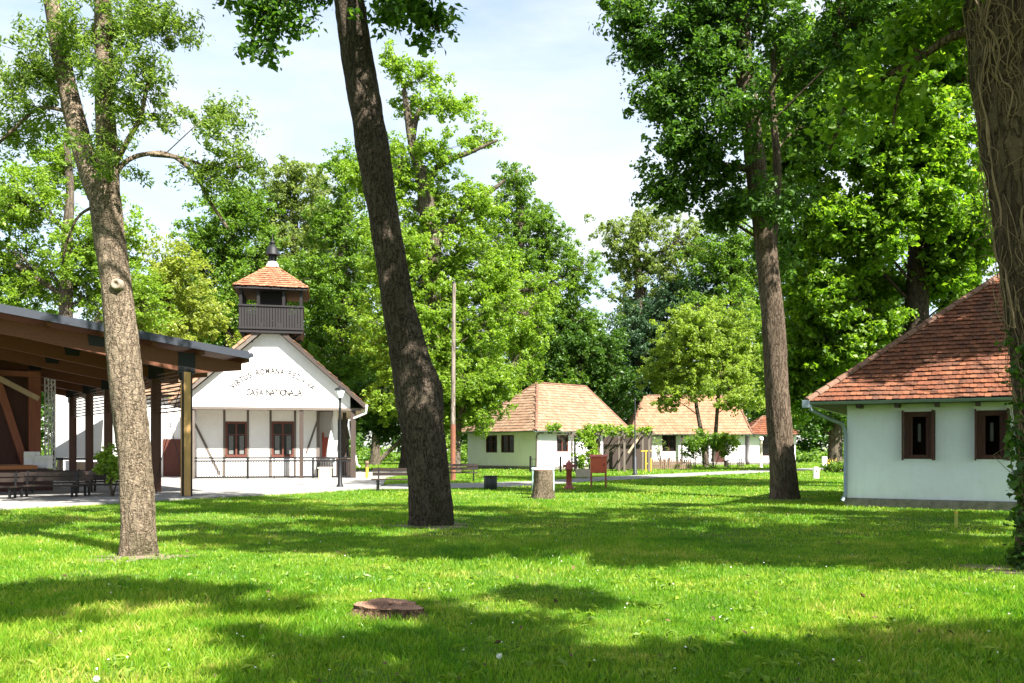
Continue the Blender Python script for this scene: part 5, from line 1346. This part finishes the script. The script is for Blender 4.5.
# ------------------------------------------------------------------ grass
def blades(n, y0, y1, hmin, hmax, wid, seed, quad=True, sidek=.72, side0=2.2):
    rng = np.random.default_rng(seed)
    y = y0+(y1-y0)*rng.random(int(n*1.5)); x = (rng.random(len(y))*2-1)*(sidek*y1+side0)
    keep = np.abs(x) < sidek*y+side0
    keep &= ~inside(SLAB, x, y) & ~inside(PATH, x, y)
    hx = (x-8.86)*.884+(y-23)*-.468; hy = (x-8.86)*.468+(y-23)*.884
    keep &= ~((hx > -.1) & (hx < 11.7) & (hy > -.1) & (hy < 7.4))
    keep &= ((x-G(390,613).x)**2+(y-G(390,613).y)**2 > .07) & ((x+5.34)**2+(y-12.4)**2 > .09)
    # worn / lush patches
    pt = np.sin(x*1.3+np.sin(y*.9)*2)*np.sin(y*1.1+np.cos(x*.7)*2)
    un = (x*.21)%1; pn = vnoise(un, y*1.05+40, 5, 3)*.6+vnoise((x*.21)%1, y*3.1+11, 14, 4)*.4
    keep &= rng.random(len(x)) < np.clip(.62+.2*pt+1.5*(pn-.38), .12, 1)
    for (cx, cy, rr) in ((-5.25,12.1,.95),(-1.6,17.2,1.1),(8.4,26.4,1.1),(6.7,10.6,1.4)):
        dd = np.hypot(x-cx, (y-cy)); keep &= (dd > rr*rng.random(len(x)))
    x, y = x[keep][:n], y[keep][:n]; m = len(x)
    hgt = (hmin+(hmax-hmin)*rng.random(m)**1.6)*(.8+.3*np.sin(x*.8+1)*np.sin(y*.6))
    th = rng.random(m)*2*math.pi; le = rng.random(m)*.75*hgt; ph = rng.random(m)*2*math.pi
    wv = wid*(.6+.8*rng.random(m))
    dx, dy = np.cos(th)*wv/2, np.sin(th)*wv/2; lx, ly = np.cos(ph)*le, np.sin(ph)*le
    z = np.zeros(m)
    V = np.empty((m,4,3))
    V[:,0] = np.stack([x-dx,y-dy,z-.005],1); V[:,1] = np.stack([x+dx,y+dy,z-.005],1)
    V[:,2] = np.stack([x+lx*.45+dx*.65,y+ly*.45+dy*.65,hgt*.62],1); V[:,3] = np.stack([x+lx,y+ly,hgt],1)
    return V.reshape(-1,3)
gv = np.concatenate([blades(230000,4.4,9,.035,.095,.0075,1), blades(190000,9,15,.035,.085,.012,2), blades(150000,15,26,.035,.085,.020,3), blades(130000,26,50,.04,.10,.04,4,sidek=.6), blades(60000,50,100,.05,.14,.10,5,sidek=.45)])
tag(np_object('grass', gv, quads(len(gv)), GRASS), 'lush park lawn grass', 'grass', kind='stuff')
# broad leaved weeds and daisies in the near lawn
rng = np.random.default_rng(21)
wx_, wy_ = [], []
for i in range(520):
    y = 4.8+7*rng.random()**1.3; x = (rng.random()*2-1)*(.68*y+1); wx_.append(x); wy_.append(y)
v = leaf_arrays(np.stack([wx_, wy_, np.full(len(wx_), .035)], 1), .07, 9, .075, rng, .35, .9, .42)
tag(np_object('weed_leaves', v, quads(len(v)), LEAF_BRIGHT), 'broad leaved weeds among the lawn grass', 'weeds', kind='stuff')
fl = []
for i in range(420):
    y = 5+16*rng.random()**1.2; x = (rng.random()*2-1)*(.65*y+1); fl.append((x, y, .035+.03*rng.random()))
v = leaf_arrays(fl, .02, 1, .055, rng, .3, 1.6, .55)
tag(np_object('fallen_leaves', v, quads(len(v)), DRYLEAF), 'dry brown leaves lying in the lawn', 'fallen leaves', kind='stuff')
ds = []
for i in range(260):
    y = 5+15*rng.random()**1.2; x = (rng.random()*2-1)*(.65*y+1); ds.append((x, y, .06+.03*rng.random()))
v = leaf_arrays(ds, .006, 4, .013, rng, .4, 1.2, .9)
tag(np_object('lawn_daisies', v, quads(len(v)), DAISY), 'tiny white daisies scattered through the lawn', 'daisies', kind='stuff')
for i, (px, py, h, lab) in enumerate(((499,689,.20,'tall dandelion clock nearest the bottom centre of the lawn'),(96,700,.12,'short dandelion clock at the bottom left of the lawn'))):
    g = G(px, py); r = empty('dandelion', g, lab, 'flower')
    mb = MB(); mb.tube([g, g+Vector((.006,0,h*.6)), g+Vector((.002,0,h))], .0035, 5); mb.build('stalk', LEAF_BRIGHT, r)
    v = leaf_arrays([g+Vector((.002,0,h+.008))], .018, 120, .011, np.random.default_rng(i), 1, 0, .3, .2); np_object('seed_head', v, quads(len(v)), DAISY, r)
